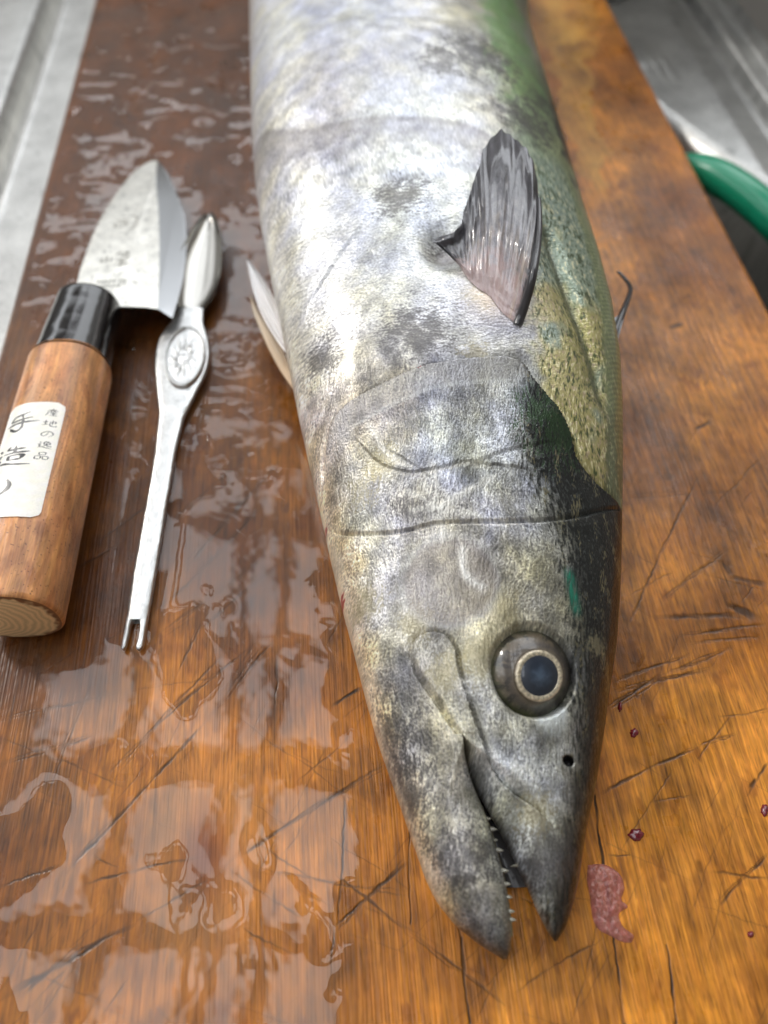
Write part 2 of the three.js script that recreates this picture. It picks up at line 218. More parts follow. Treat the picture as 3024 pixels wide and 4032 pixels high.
{
  const bev = 0.002, sh = new THREE.Shape(), x0 = B0 + bev, x1 = B1 - bev, y0 = A0 + bev, y1 = A1 - bev, r = 0.004;
  sh.moveTo(x0 + r, y0); sh.lineTo(x1 - r, y0); sh.quadraticCurveTo(x1, y0, x1, y0 + r); sh.lineTo(x1, y1 - r); sh.quadraticCurveTo(x1, y1, x1 - r, y1); sh.lineTo(x0 + r, y1); sh.quadraticCurveTo(x0, y1, x0, y1 - r); sh.lineTo(x0, y0 + r); sh.quadraticCurveTo(x0, y0, x0 + r, y0);
  const thick = 0.0215, g = new THREE.ExtrudeGeometry(sh, { depth: thick - 2 * bev, bevelSize: bev, bevelThickness: bev, bevelSegments: 3, curveSegments: 6 });
  const p = g.attributes.position, uv = g.attributes.uv;
  for (let i = 0; i < p.count; i++) {
    const b = p.getX(i), a = p.getY(i), h = p.getZ(i) - thick + bev; uv.setXY(i, (b - TB0) / (TB1 - TB0), (a - TA0) / (TA1 - TA0));
    const [x, f] = fromBoard(b, a); p.setXYZ(i, x, h, -f);
  }
  g.computeVertexNormals();
  boardColor.wrapS = boardColor.wrapT = boardBump.wrapS = boardBump.wrapT = THREE.MirroredRepeatWrapping;
  tag(mesh('cutting_board', g, boardMat), 'thick brown wooden cutting board scored with knife cuts', 'cutting board');
}

// ---------------------------------------------------------------- fish: frame and outline
// half thickness of the fish lying on its flank, by distance forward
const HALF = [[0.0, 0.0078], [0.02, 0.0092], [0.045, 0.0132], [0.07, 0.0175], [0.1, 0.0215], [0.14, 0.026], [0.2, 0.03], [0.28, 0.0325], [0.45, 0.033], [0.56, 0.022], [0.66, 0.004]];
const halfT = new Float32Array(1400); for (let i = 0; i < 1400; i++) halfT[i] = table(HALF, i * 0.0005);
for (let pass = 0; pass < 3; pass++) { const c = halfT.slice(); for (let i = 10; i < 1390; i++) { let s = 0; for (let k = -10; k <= 10; k++) s += c[i + k]; halfT[i] = s / 21; } }
const look = (tab, f) => { const x = clamp(f / 0.0005, 0, tab.length - 1.001), i = Math.floor(x); return lerp(tab[i], tab[i + 1], x - i); };
const midY = (f) => look(halfT, f) + 0.0004;
const atMid = ([X, Y]) => { let h = 0.02, p; for (let k = 0; k < 25; k++) { p = at(X * K, Y * K, h); h = 0.5 * h + 0.5 * midY(p[1]); } return p; };
function edgeTable(pts, extra = [], place = atMid) {
  const q = [...pts.map(place), ...extra].sort((a, b) => a[1] - b[1]), t = new Float32Array(1400);
  for (let i = 0; i < 1400; i++) t[i] = table(q.map(([x, f]) => [f, x]), i * 0.0005);
  for (let pass = 0; pass < 2; pass++) { const c = t.slice(); for (let i = 3; i < 1397; i++) { const r = i < 90 ? 1 : i < 200 ? 3 : 3; let s = 0; for (let k = -r; k <= r; k++) s += c[i + k]; t[i] = s / (2 * r + 1); } }
  return t;
}
const tipA = [1093, 2073], tipB = [1199, 2033];
const fTipA = atMid(tipA)[1], fTipB = atMid(tipB)[1], corner = [997, 1590];
const farL = [[-0.075, 0.56], [-0.045, 0.66]], farR = [[0.02, 0.56], [-0.03, 0.66]];
const eL = edgeTable([tipA, [1070, 2063], [1030, 2036], [985, 2000], [945, 1950], [920, 1900], [885, 1800], [850, 1700], [815, 1600], [787, 1500], [762, 1400], [735, 1300], [712, 1200], [690, 1100], [667, 1000], [645, 900], [625, 800], [605, 700], [585, 600], [565, 500], [552, 400], [545, 300], [543, 200], [541, 100], [540, 0]], farL);
const eR = edgeTable([tipB, [1208, 2026], [1222, 2003], [1238, 1950], [1249, 1900], [1256, 1850], [1263, 1800], [1285, 1700], [1300, 1600], [1313, 1500], [1328, 1400], [1335, 1300], [1338, 1200], [1339, 1100], [1340, 1000], [1339, 900], [1334, 800], [1318, 700], [1292, 600], [1260, 500], [1232, 400], [1205, 310], [1172, 200], [1148, 110], [1138, 20]], farR);

// large shape of the flank: height of the upper surface over the middle plane
function flank(x, f) {
  const L = look(eL, f), R = look(eR, f), q = clamp((x - L) / (R - L), 0, 1), e = Math.abs(2 * q - 1);
  return look(halfT, f) * Math.pow(Math.max(0, 1 - Math.pow(e, 2.25)), 1 / 2.25);
}
const surfY = (x, f) => midY(f) + flank(x, f);
// photo pixel (1659 view) -> [x, forward] where that line of sight meets the flank
const on = ([X, Y]) => { let h = 0.03, p; for (let k = 0; k < 40; k++) { p = at(X * K, Y * K, h); h = 0.5 * h + 0.5 * surfY(p[0], p[1]); } return p; };
// the lips start at the flank's surface in the corner of the mouth and come down to the middle plane towards the tips
const atLip = ([X, Y]) => { const w = sstep(1860, 1640, Y); let h = 0.02, p; for (let k = 0; k < 40; k++) { p = at(X * K, Y * K, h); h = 0.5 * h + 0.5 * (midY(p[1]) + 0.85 * w * flank(p[0], p[1])); } return p; };
const fCorner = atLip(corner)[1];
const eA = edgeTable([tipA, [1101, 2062], [1106, 2020], [1100, 1970], [1090, 1910], [1075, 1850], [1062, 1790], [1043, 1720], [1020, 1650], corner, [985, 1570], [955, 1530], [930, 1480], [930, 1300], [930, 1000], [900, 500], [800, 0]], [], atLip);
const eB = edgeTable([tipB, [1186, 2017], [1165, 1975], [1140, 1915], [1110, 1850], [1080, 1780], [1055, 1715], [1030, 1655], corner, [985, 1570], [955, 1530], [930, 1480], [930, 1300], [930, 1000], [900, 500], [800, 0]], [], atLip);
const curve = (pts, per = 6) => polyline(smoothLine(pts.map(on), per));

// lines and plates of the head
const gill = curve([[1335, 1085], [1312, 1062], [1288, 1040], [1265, 1014], [1245, 985], [1235, 950], [1210, 905], [1180, 868], [1150, 832], [1126, 797], [1098, 786], [1040, 784], [980, 790], [910, 803], [850, 828], [790, 860], [745, 890], [722, 915], [710, 950], [703, 1000], [697, 1060], [692, 1130]]);
const crease = curve([[700, 1160], [745, 1152], [800, 1151], [870, 1147], [940, 1131], [1010, 1128], [1090, 1126], [1180, 1120], [1250, 1112], [1337, 1099]]);
const scallop = curve([[790, 975], [812, 995], [840, 1010], [880, 1020], [920, 1018], [960, 1010], [1000, 1000], [1060, 1004], [1120, 1010]]);
const maxUp = curve([[890, 1418], [893, 1395], [905, 1378], [930, 1370], [955, 1373], [975, 1390], [985, 1410], [988, 1440], [1000, 1480], [1015, 1525], [1030, 1570], [1045, 1610], [1060, 1645], [1085, 1682], [1115, 1712], [1150, 1740], [1180, 1768], [1202, 1792]]);
const maxLow = curve([[890, 1418], [900, 1450], [920, 1480], [945, 1515], [965, 1545], [985, 1575], [1000, 1598], [1010, 1620]]);
const bellyFold = curve([[800, 455], [770, 500], [735, 545], [700, 600], [670, 655], [655, 700]]);
const backGroove = curve([[1165, 470], [1195, 550], [1225, 635], [1250, 700], [1272, 765], [1290, 840], [1306, 912]]);
const backLine = curve([[1110, 780], [1138, 820], [1145, 855], [1140, 926], [1150, 985], [1156, 1019], [1187, 1066], [1206, 1113], [1225, 1160], [1233, 1254], [1252, 1348], [1258, 1420], [1250, 1500], [1252, 1577], [1256, 1647], [1256, 1716], [1251, 1785], [1241, 1869], [1222, 1940], [1198, 2010]]);
const tealLine = curve([[1226, 1215], [1236, 1270], [1243, 1310], [1248, 1345]]);
const jawStrip = curve([[712, 1130], [735, 1210], [750, 1290], [772, 1400], [806, 1520], [850, 1680], [905, 1830], [958, 1945], [1010, 2010]]);
const cheekLine = curve([[1002, 1172], [998, 1215], [1005, 1245], [1030, 1266], [1058, 1276]]);
const opLine = curve([[788, 912], [812, 950], [838, 985], [872, 1008], [905, 1016]]);
const jawLines = [[[950, 1545], [975, 1600], [990, 1660], [1005, 1740]], [[962, 1550], [990, 1610], [1005, 1670]], [[930, 1500], [950, 1560], [962, 1620], [968, 1700]]].map((l) => curve(l));
const rays = [[930, 1000], [868, 1060], [990, 1065], [1035, 1045], [880, 1105], [1050, 1120], [955, 1180], [905, 1040], [1090, 1020]].map((e) => curve([[942, 1108], [(942 + e[0]) / 2 + 6, (1108 + e[1]) / 2 - 8], e], 4));
const bandEdge = curve([[560, 300], [650, 283], [760, 262], [900, 255], [1000, 268], [1065, 300]]);
const eyeAt = on([1152, 1447]), cheekAt = on([972, 1255]), nostril = on([1228, 1643]), pocket = on([960, 532]), finRoot = on([1075, 640]), EYE_R = 0.0096;
// relief of the head, metres above the flank
function relief(x, f) {
  let h = 0, d;
  if ((d = gill(x, f, 0.05))) { const s = d[2]; if (d[1] > 0) h += 0.0026 * Math.exp(-d[0] / 0.014) * sstep(0.1, 0.25, s) * sstep(1, 0.86, s); else h -= 0.0034 * Math.exp(-d[0] / 0.0012) * sstep(1, 0.9, s); }
  if ((d = crease(x, f, 0.006))) h -= 0.0009 * Math.exp(-((d[0] / 0.0003) ** 2)) + 0.0002 * Math.exp(-d[0] / 0.002);
  if ((d = maxUp(x, f, 0.01))) h += (d[1] > 0 ? -0.0014 * Math.exp(-d[0] / 0.0007) : 0.0008 * Math.exp(-d[0] / 0.004)) * sstep(1, 0.9, d[2]);
  if ((d = maxLow(x, f, 0.006))) h -= 0.0016 * Math.exp(-((d[0] / 0.0005) ** 2)) * sstep(0, 0.2, d[2]);
  if ((d = backGroove(x, f, 0.012))) h -= 0.0022 * Math.exp(-((d[0] / 0.003) ** 2)) * sstep(0, 0.15, d[2]) * sstep(1, 0.8, d[2]);
  if ((d = bellyFold(x, f, 0.012))) h += 0.0003 * (d[1] > 0 ? -1 : 1) * Math.exp(-d[0] / 0.006) * sstep(0, 0.2, d[2]) * sstep(1, 0.7, d[2]);
  if ((d = scallop(x, f, 0.008))) h += 0.0004 * (d[1] > 0 ? 1 : -0.4) * Math.exp(-d[0] / 0.003);
  if ((d = jawStrip(x, f, 0.006))) h -= 0.0006 * Math.exp(-((d[0] / 0.0012) ** 2));
  const ed = Math.hypot(x - eyeAt[0], f - eyeAt[1]);
  if (ed < 0.03) h += -0.004 * sstep(EYE_R * 1.04, EYE_R * 0.8, ed) + 0.0007 * Math.exp(-(((ed - EYE_R * 1.25) / 0.003) ** 2));
  const nd = Math.hypot((x - nostril[0]) * 0.8, f - nostril[1]); if (nd < 0.004) h -= 0.0022 * sstep(0.00115, 0.0006, nd);
  const pd = Math.hypot(x - pocket[0], f - pocket[1]); h -= 0.005 * Math.exp(-((pd / 0.006) ** 2));
  const rd = Math.hypot(x - finRoot[0], f - finRoot[1]); h += 0.0008 * Math.exp(-((rd / 0.013) ** 2));
  const cd = Math.hypot(x - cheekAt[0], f - cheekAt[1]); h += 0.0006 * Math.exp(-((cd / 0.012) ** 2));
  return h + 0.0004 * n2(x * 30, f * 22) + 0.00012 * n2(x * 110 + 7, f * 100);
}
const NA = 110, NB = 130;
// rows of points across the fish; the lower jaw (left) and the upper jaw (right) part at the mouth
function fishRow(f) {
  const L = look(eL, f), R = look(eR, f), open = f < fCorner, w = sstep(fCorner + 0.05, fCorner, f);
  const mA = look(eA, f), mB = open ? look(eB, f) : mA;
  const out = { L, R, A: [], B: [] };
  const half = look(halfT, f);
  for (let side = 0; side < 2; side++) {
    const n = side ? NB : NA, x0 = side ? mB : L, x1 = side ? R : mA, tip = side ? fTipB : fTipA;
    const shrink = Math.sqrt(clamp((f - tip) / 0.014)), gap = sstep(0, 0.012, fCorner - f);
    for (let j = 0; j <= n; j++) {
      const t = j / n, full = (1 - Math.cos(Math.PI * t)) / 2, one = side ? Math.sin(Math.PI / 2 * t) : 1 - Math.cos(Math.PI / 2 * t), q = lerp(one, full, w), x = lerp(x0, x1, q);
      const wide = Math.max(1e-6, x1 - x0), d = side ? x - x0 : x1 - x, rad = Math.min(wide * 0.5, 0.0105) * Math.max(gap, 0.02);
      let e = flank(x, f);
      if (open) { const c = 1 - clamp(d / rad); e *= lerp(1, Math.sqrt(Math.max(0, 1 - c * c)), sstep(0, 0.0015, fCorner - f)); }
      const s = Math.sqrt(Math.max(0, Math.min(1, e / (half * 0.35))));
      const edge = side ? (R - x) : (x - L);
      const up = e * shrink + relief(x, f) * sstep(0.0, 0.004, Math.min(edge, open ? d : 1)) * s * shrink;
      (side ? out.B : out.A).push([x, midY(f) + Math.max(0, up), midY(f) - Math.min(e * shrink, midY(f) - 0.0002)]);
    }
  }
  return out;
}
// surface coordinates: u across by angle, v along with more room for the head
const vOf = (f) => (f < 0.2 ? (f - 0.0) / 0.2 * 0.76 : 0.76 + (f - 0.2) / 0.46 * 0.24), fOf = (v) => (v < 0.76 ? v / 0.76 * 0.2 : 0.2 + (v - 0.76) / 0.24 * 0.46);
function fishPatch(side, fs) {
  const n = (side ? NB : NA) + 1, p = [], uv = [], idx = [], R = fs.length;
  const rows = fs.map((f) => [f, fishRow(f)]);
  for (let layer = 0; layer < 2; layer++) for (const [f, r] of rows) for (const [x, top, bot] of side ? r.B : r.A) { p.push(x, layer ? bot : top, -f); uv.push(Math.acos(clamp(1 - 2 * (x - r.L) / (r.R - r.L), -1, 1)) / Math.PI, vOf(f)); }
  for (let layer = 0; layer < 2; layer++) for (let i = 0; i + 1 < R; i++) for (let j = 0; j + 1 < n; j++) {
    const o = layer * R * n, a = o + i * n + j, b = a + 1, c = a + n, d = c + 1;
    layer ? idx.push(a, c, b, b, c, d) : idx.push(a, b, c, b, d, c);
  }
  return { p, uv, idx };
}
const fishRows = (tip) => { const fs = []; for (let f = tip; f < 0.66;) { fs.push(f); const k = f - tip; f += k < 0.002 ? 0.00012 : k < 0.006 ? 0.00025 : f > 0.045 && f < 0.15 ? 0.00027 : f < 0.19 ? 0.00045 : f < 0.4 ? 0.0009 : 0.004; if (fs[fs.length - 1] < fCorner && f >= fCorner) f = fCorner + 1e-7; } return fs; };
function joinPatches(list) {
  // weld equal positions so that normals run smoothly over the outline and the middle seam
  const P = [], U = [], I = [], map = new Map();
  for (const { p, uv, idx } of list) {
    const to = new Int32Array(p.length / 3);
    for (let i = 0; i < to.length; i++) {
      const key = Math.round(p[i * 3] * 2e5) + ',' + Math.round(p[i * 3 + 1] * 2e5) + ',' + Math.round(p[i * 3 + 2] * 2e5);
      let k = map.get(key); if (k === undefined) { k = P.length / 3; map.set(key, k); P.push(p[i * 3], p[i * 3 + 1], p[i * 3 + 2]); U.push(uv[i * 2], uv[i * 2 + 1]); } to[i] = k;
    }
    for (let i = 0; i < idx.length; i += 3) { const a = to[idx[i]], b = to[idx[i + 1]], c = to[idx[i + 2]]; if (a !== b && b !== c && a !== c) I.push(a, b, c); }
  }
  const g = new THREE.BufferGeometry(); g.setAttribute('position', new THREE.Float32BufferAttribute(P, 3)); g.setAttribute('uv', new THREE.Float32BufferAttribute(U, 2)); g.setIndex(I); g.computeVertexNormals();
  return g;
}

// ---------------------------------------------------------------- fish skin
// skin colours, some shade and sky tint kept in them, read off the flank at rows of the photo (1659 view); columns across from belly to back
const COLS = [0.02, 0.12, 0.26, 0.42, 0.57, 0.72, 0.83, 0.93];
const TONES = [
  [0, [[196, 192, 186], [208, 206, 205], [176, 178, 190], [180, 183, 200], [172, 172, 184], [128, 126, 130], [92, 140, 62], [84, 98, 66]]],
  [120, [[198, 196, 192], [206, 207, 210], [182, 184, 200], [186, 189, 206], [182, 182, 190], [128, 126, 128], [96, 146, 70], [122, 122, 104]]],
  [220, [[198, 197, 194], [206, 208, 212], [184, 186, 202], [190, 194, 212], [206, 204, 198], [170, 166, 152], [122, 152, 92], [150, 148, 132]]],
  [320, [[190, 187, 183], [194, 193, 192], [168, 165, 168], [166, 164, 168], [172, 172, 178], [156, 156, 150], [150, 170, 118], [112, 122, 96]]],  // the grey band here holds the pectoral fin's shade
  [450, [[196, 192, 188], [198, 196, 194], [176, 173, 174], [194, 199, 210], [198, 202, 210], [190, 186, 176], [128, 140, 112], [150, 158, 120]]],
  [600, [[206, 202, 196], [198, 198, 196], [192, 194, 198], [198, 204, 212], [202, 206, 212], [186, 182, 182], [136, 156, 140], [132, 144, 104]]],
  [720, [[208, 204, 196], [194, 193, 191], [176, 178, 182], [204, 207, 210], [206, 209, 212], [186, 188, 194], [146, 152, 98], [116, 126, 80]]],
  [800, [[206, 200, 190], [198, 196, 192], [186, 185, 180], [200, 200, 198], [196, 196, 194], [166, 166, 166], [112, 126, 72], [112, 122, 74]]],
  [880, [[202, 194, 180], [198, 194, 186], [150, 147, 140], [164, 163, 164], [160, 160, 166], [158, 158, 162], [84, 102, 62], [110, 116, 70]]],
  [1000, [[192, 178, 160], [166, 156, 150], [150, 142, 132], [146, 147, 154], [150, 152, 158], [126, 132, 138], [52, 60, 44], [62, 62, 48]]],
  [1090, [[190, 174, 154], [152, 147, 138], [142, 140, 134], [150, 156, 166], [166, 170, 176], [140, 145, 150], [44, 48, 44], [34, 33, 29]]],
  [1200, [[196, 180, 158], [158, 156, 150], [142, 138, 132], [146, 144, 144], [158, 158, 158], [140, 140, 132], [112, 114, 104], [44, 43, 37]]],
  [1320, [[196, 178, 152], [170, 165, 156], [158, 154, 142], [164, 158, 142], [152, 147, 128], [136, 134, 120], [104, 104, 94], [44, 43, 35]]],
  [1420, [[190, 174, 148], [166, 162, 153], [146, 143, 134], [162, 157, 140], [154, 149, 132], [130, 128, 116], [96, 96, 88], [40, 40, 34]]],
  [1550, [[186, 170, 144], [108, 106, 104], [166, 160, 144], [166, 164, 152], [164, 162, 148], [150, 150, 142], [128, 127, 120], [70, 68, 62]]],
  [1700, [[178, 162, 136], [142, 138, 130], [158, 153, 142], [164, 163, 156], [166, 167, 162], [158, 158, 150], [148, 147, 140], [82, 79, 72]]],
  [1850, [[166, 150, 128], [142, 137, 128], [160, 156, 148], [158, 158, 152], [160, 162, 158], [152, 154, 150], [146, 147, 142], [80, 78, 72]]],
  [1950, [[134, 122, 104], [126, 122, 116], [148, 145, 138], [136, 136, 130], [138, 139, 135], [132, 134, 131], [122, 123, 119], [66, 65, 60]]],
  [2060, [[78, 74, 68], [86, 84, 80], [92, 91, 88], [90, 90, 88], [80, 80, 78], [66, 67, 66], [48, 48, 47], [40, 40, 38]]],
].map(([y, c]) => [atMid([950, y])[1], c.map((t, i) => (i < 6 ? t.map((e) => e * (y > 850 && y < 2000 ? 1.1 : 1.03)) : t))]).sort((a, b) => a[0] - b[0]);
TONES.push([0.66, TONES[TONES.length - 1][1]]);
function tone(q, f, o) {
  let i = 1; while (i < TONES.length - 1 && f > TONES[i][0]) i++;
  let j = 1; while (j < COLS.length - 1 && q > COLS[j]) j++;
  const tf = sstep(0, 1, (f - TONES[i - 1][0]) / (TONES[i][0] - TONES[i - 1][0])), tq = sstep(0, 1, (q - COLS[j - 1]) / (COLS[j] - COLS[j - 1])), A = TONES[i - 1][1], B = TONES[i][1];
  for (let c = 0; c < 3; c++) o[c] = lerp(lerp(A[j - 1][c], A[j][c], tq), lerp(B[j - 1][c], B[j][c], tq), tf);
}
const opAt = on([930, 905]), bloodAt = [[697, 1158], [702, 1162], [741, 1305], [906, 800], [738, 1300]].map(on);
const FW = 1152, FH = 1600, fishBumpData = new Float32Array(FW * FH);
const spot = (pts) => pts.map(([X, Y, r]) => [...on([X, Y]), r]);
const darkSpots = spot([[905, 720, 0.009], [700, 770, 0.006], [870, 420, 0.008], [830, 1600, 0.008], [860, 1720, 0.009], [1010, 1850, 0.006], [880, 1090, 0.0035], [930, 1082, 0.0025], [1040, 120, 0.012], [960, 130, 0.008], [1190, 1840, 0.007], [1140, 260, 0.01], [1160, 215, 0.008]]);
const greenSpots = spot([[1195, 905, 0.0075], [1215, 940, 0.007], [1168, 905, 0.004]]);
const creamSpots = spot([[1160, 1755, 0.004], [1290, 1395, 0.0022], [1080, 1310, 0.004], [900, 1350, 0.004], [1040, 1420, 0.005], [790, 1300, 0.004], [960, 1450, 0.004], [830, 1000, 0.004], [780, 1060, 0.004], [1055, 640, 0.005], [1030, 760, 0.004]]);
const slimeSpots = spot([[1190, 1560, 0.0032], [1168, 1548, 0.0018], [1208, 1540, 0.002]]);
const skinColor = texture(FW, FH, (u, v, o, i, j) => {
  const f = fOf(v), L = look(eL, f), R = look(eR, f), q0 = (1 - Math.cos(Math.PI * u)) / 2, x = L + q0 * (R - L);
  const wx = 0.0028 * fbm(x * 90, f * 80, 3), wf = 0.004 * fbm(x * 80 + 31, f * 70, 3), q = clamp(q0 + wx / (R - L) + 0.05 * fbm(x * 55, f * 45 + 8, 3) * sstep(0, 0.12, q0));
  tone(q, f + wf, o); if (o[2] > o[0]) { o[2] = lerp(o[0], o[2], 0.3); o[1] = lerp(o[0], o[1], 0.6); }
  const head = sstep(0.155, 0.13, f + 0.01 * q0);
  let bump = 0.5, d;
  // mottling: blotches, then grains drawn out along the head and across the body
  const blotch = fbm(x * 130, f * 120, 4), bend = 0.0022 * n2(x * 28, f * 24), sx = x + bend, focus = sstep(0.34, 0.17, f);
  const streak = lerp(n2(x * 300, f * 900), n2(sx * 1000, f * 260), head), fine = lerp(m2(x * 900, f * 1500), m2(sx * 1700, f * 1100), head), rid = 1 - Math.abs(n2(sx * 620 + 40, f * 380)) * 2.2, net = 1 - Math.abs(m2(x * 850 + blotch * 2, f * 800)) * 2.4, grain = 0.6 * streak + 0.5 * fine;
  let k = 1 + lerp(0.12 * sstep(0.4, 0.2, f) + 0.03, 0.2, head) * blotch + focus * lerp(0.7, 1, head) * (0.2 * streak + 0.27 * fine + 0.14 * clamp(rid) ** 2 + 0.28 * clamp(net) ** 2 - 0.03);
  const smear = sstep(0.02, 0.26, fbm(x * 120 + 60, f * 85, 4) + 0.3 * streak + 0.2 * fine); k *= (1 - lerp(0.07, 0.24, head) * smear) * lerp(1.02, 1.08, head);
  const dirt = sstep(0.1, 0.42, fbm(x * 75 + 9, f * 60 + 2, 5) + 0.2 * streak); k *= 1 - lerp(0.1 * sstep(0.3, 0.2, f) + 0.03, 0.2, head) * dirt * sstep(0.05, 0.2, q0);
  const warm = fbm(x * 60 - 7, f * 55, 4) + 0.15 * streak, w2 = lerp(0.05, 0.07, head) * warm;
  o[0] *= k * (1 + w2); o[1] *= k * (1 + 0.7 * w2); o[2] *= k * (1 - 1.2 * w2);
  const mixTo = (r, g, b, t) => { o[0] = lerp(o[0], r, t); o[1] = lerp(o[1], g, t); o[2] = lerp(o[2], b, t); };
  const gl = f > 0.17 || f < 0.06 ? null : gill(x, f, 0.06), behind = gl ? (gl[1] < 0 ? 1 : 0) : f > 0.14 ? 1 : 0, front = 1 - behind;
  // gold and green skin behind the gill cover
  if (behind && f < 0.24) {
    const zone = sstep(0.66, 0.74, q0 + 0.05 * blotch) * sstep(0.235, 0.2, f), worm = 0.75 * n2(sx * 720, f * 210) + 0.55 * m2(sx * 1500, f * 560), gold = sstep(-0.15, 0.35, fbm(x * 60 + 3, f * 40, 3) + 0.9 * sstep(0.185, 0.15, f) - 0.42), strip = sstep(0.9, 0.93, q0 + 0.01 * blotch);
    mixTo(lerp(156, 196, gold), lerp(172, 184, gold), lerp(158, 122, gold), 0.85 * zone * (1 - strip)); mixTo(66, 78, 48, 0.85 * zone * sstep(0.1, 0.9, -worm + 0.7 * blotch) * (1 - 0.5 * strip)); mixTo(236, 228, 186, 0.8 * zone * sstep(0.25, 0.8, worm)); mixTo(200, 166, 172, 0.3 * zone * gold * sstep(0.3, 0.7, m2(x * 700, f * 400)));
    mixTo(148, 158, 118, 0.7 * zone * strip);
  }
  // black back of the head, its edge drawn out in strokes, with worn flecks of silver and gold
  if (front && q0 > 0.45 && (d = backLine(x, f, 0.06))) {
    const sd = d[0] * d[1], edge = sstep(-0.0035, 0.0032, sd + 0.0042 * streak + 0.0022 * fine + 0.002 * blotch) * front * sstep(0, 0.03, d[2]);
    mixTo(27, 29, 28, 0.93 * edge);
    const fl = sstep(0.34, 0.7, 0.7 * n2(x * 300, f * 80) + 0.5 * m2(x * 1900, f * 600)) * edge; mixTo(150, 140, 104, 0.7 * fl);
    const fl2 = sstep(0.45, 0.7, m2(x * 900 + 9, f * 500)) * edge; mixTo(84, 88, 86, 0.6 * fl2);
  }
  if ((d = tealLine(x, f, 0.006))) { const t = Math.exp(-((d[0] / 0.0011) ** 2)) * sstep(0, 0.25, d[2]) * sstep(1, 0.7, d[2]); mixTo(42, 128, 104, clamp(0.8 * t * (1 + 0.8 * streak))); }
  const blob = (list, r, g, b, s, sharp) => { for (const [cx, cf, rad] of list) { const dd = Math.hypot(x - cx, f - cf) / rad; if (dd < 2.2) mixTo(r, g, b, s * sstep(1.3, 0.3, dd + 0.6 * blotch + sharp * grain)); } };
  blob(darkSpots, 74, 71, 70, 0.6, 0.7); if (front) blob(greenSpots, 48, 70, 44, 0.62, 1.3); blob(creamSpots, 196, 184, 142, 0.5, 0.8); blob(slimeSpots, 206, 212, 212, 0.7, 0.3);
  // the green back beyond the fin, with a torn edge
  const gr = sstep(0.235, 0.27, f + 0.01 * blotch + 0.006 * streak) * sstep(0.76, 0.79, q + 0.05 * fbm(x * 260, f * 60, 3)) * sstep(0.95, 0.9, q + 0.03 * blotch); mixTo(112, 142, 96, (0.5 + 0.6 * blotch + 0.2 * streak) * gr);
  const bk = sstep(0.93, 0.97, q + 0.03 * blotch) * sstep(0.205, 0.225, f) * sstep(0.285, 0.25, f); mixTo(38, 42, 42, 0.9 * bk);
  // scale rows on the strip along the back
  const sc = sstep(0.9, 0.94, q0) * sstep(0.1, 0.13, f) * focus; k = 1 + 0.16 * sc * Math.sin(f * 2 * Math.PI / 0.0011) * Math.sin(x * 2 * Math.PI / 0.0016 + Math.floor(f / 0.0011) * 1.6); o[0] *= k; o[1] *= k; o[2] *= k;
  // operculum: pale pin-prick dots
  const opd = Math.hypot((x - opAt[0]) / 0.030, (f - opAt[1]) / 0.016); if (opd < 1.1) { const dot = sstep(0.62, 0.9, n2(x * 1500, f * 1500)) * sstep(1.05, 0.8, opd); mixTo(214, 216, 222, 0.6 * dot); bump += 0.25 * dot; }
  // cheek plate: lilac grey disc with a pale net at its lower rim
  const cd = Math.hypot((x - cheekAt[0]) / 1.08, f - cheekAt[1]) / 0.0098;
  if (cd < 1.6) { const t = sstep(1.06, 0.92, cd + 0.12 * blotch); mixTo(138, 130, 128, 0.5 * t); const mesh_ = sstep(0.55, 0.9, 1 - Math.abs(n2(x * 700, f * 700)) * 2.2) * sstep(0.3, 0.75, (cheekAt[1] - f) / 0.0098 + 0.2 * blotch) * sstep(1.5, 1.0, cd); mixTo(214, 200, 178, 0.55 * mesh_); mixTo(196, 196, 198, 0.35 * Math.exp(-(((cd - 1.02) / 0.1) ** 2))); bump += 0.2 * mesh_; }
  const pale = (c, w, s, r = 214, g = 212, b = 206) => { if ((d = c(x, f, w * 4))) { const t = s * Math.exp(-((d[0] / w) ** 2)) * sstep(0, 0.12, d[2]) * sstep(1, 0.85, d[2]) * (0.8 + 0.5 * grain); mixTo(r, g, b, clamp(t)); bump += 0.25 * t; } };
  pale(cheekLine, 0.001, 1, 232, 230, 224); pale(opLine, 0.0008, 0.9, 228, 224, 214); for (const r of rays) pale(r, 0.0008, 0.7, 222, 220, 212); for (const r of jawLines) pale(r, 0.00035, 0.5, 206, 200, 184); pale(jawStrip, 0.0007, 0.5, 214, 204, 184);
  if ((d = gill(x, f, 0.02))) { if (d[1] > 0) { const t = sstep(0.0062, 0.0052, d[0]) * sstep(0.3, 0.36, d[2]) * sstep(1, 0.8, d[2]); mixTo(158, 156, 154, 0.5 * t); const e = Math.exp(-(((d[0] - 0.0062) / 0.0006) ** 2)) * sstep(0.3, 0.4, d[2]) * sstep(0.95, 0.75, d[2]); mixTo(200, 202, 200, 0.45 * e); } }
  if ((d = jawStrip(x, f, 0.02)) && d[1] < 0 && d[2] > 0.01) mixTo(222, 208, 182, 0.6 * sstep(0.0, 0.0008, d[0]) * sstep(0, 0.1, d[2]) * sstep(1, 0.9, d[2]) * (1 + 0.3 * streak));
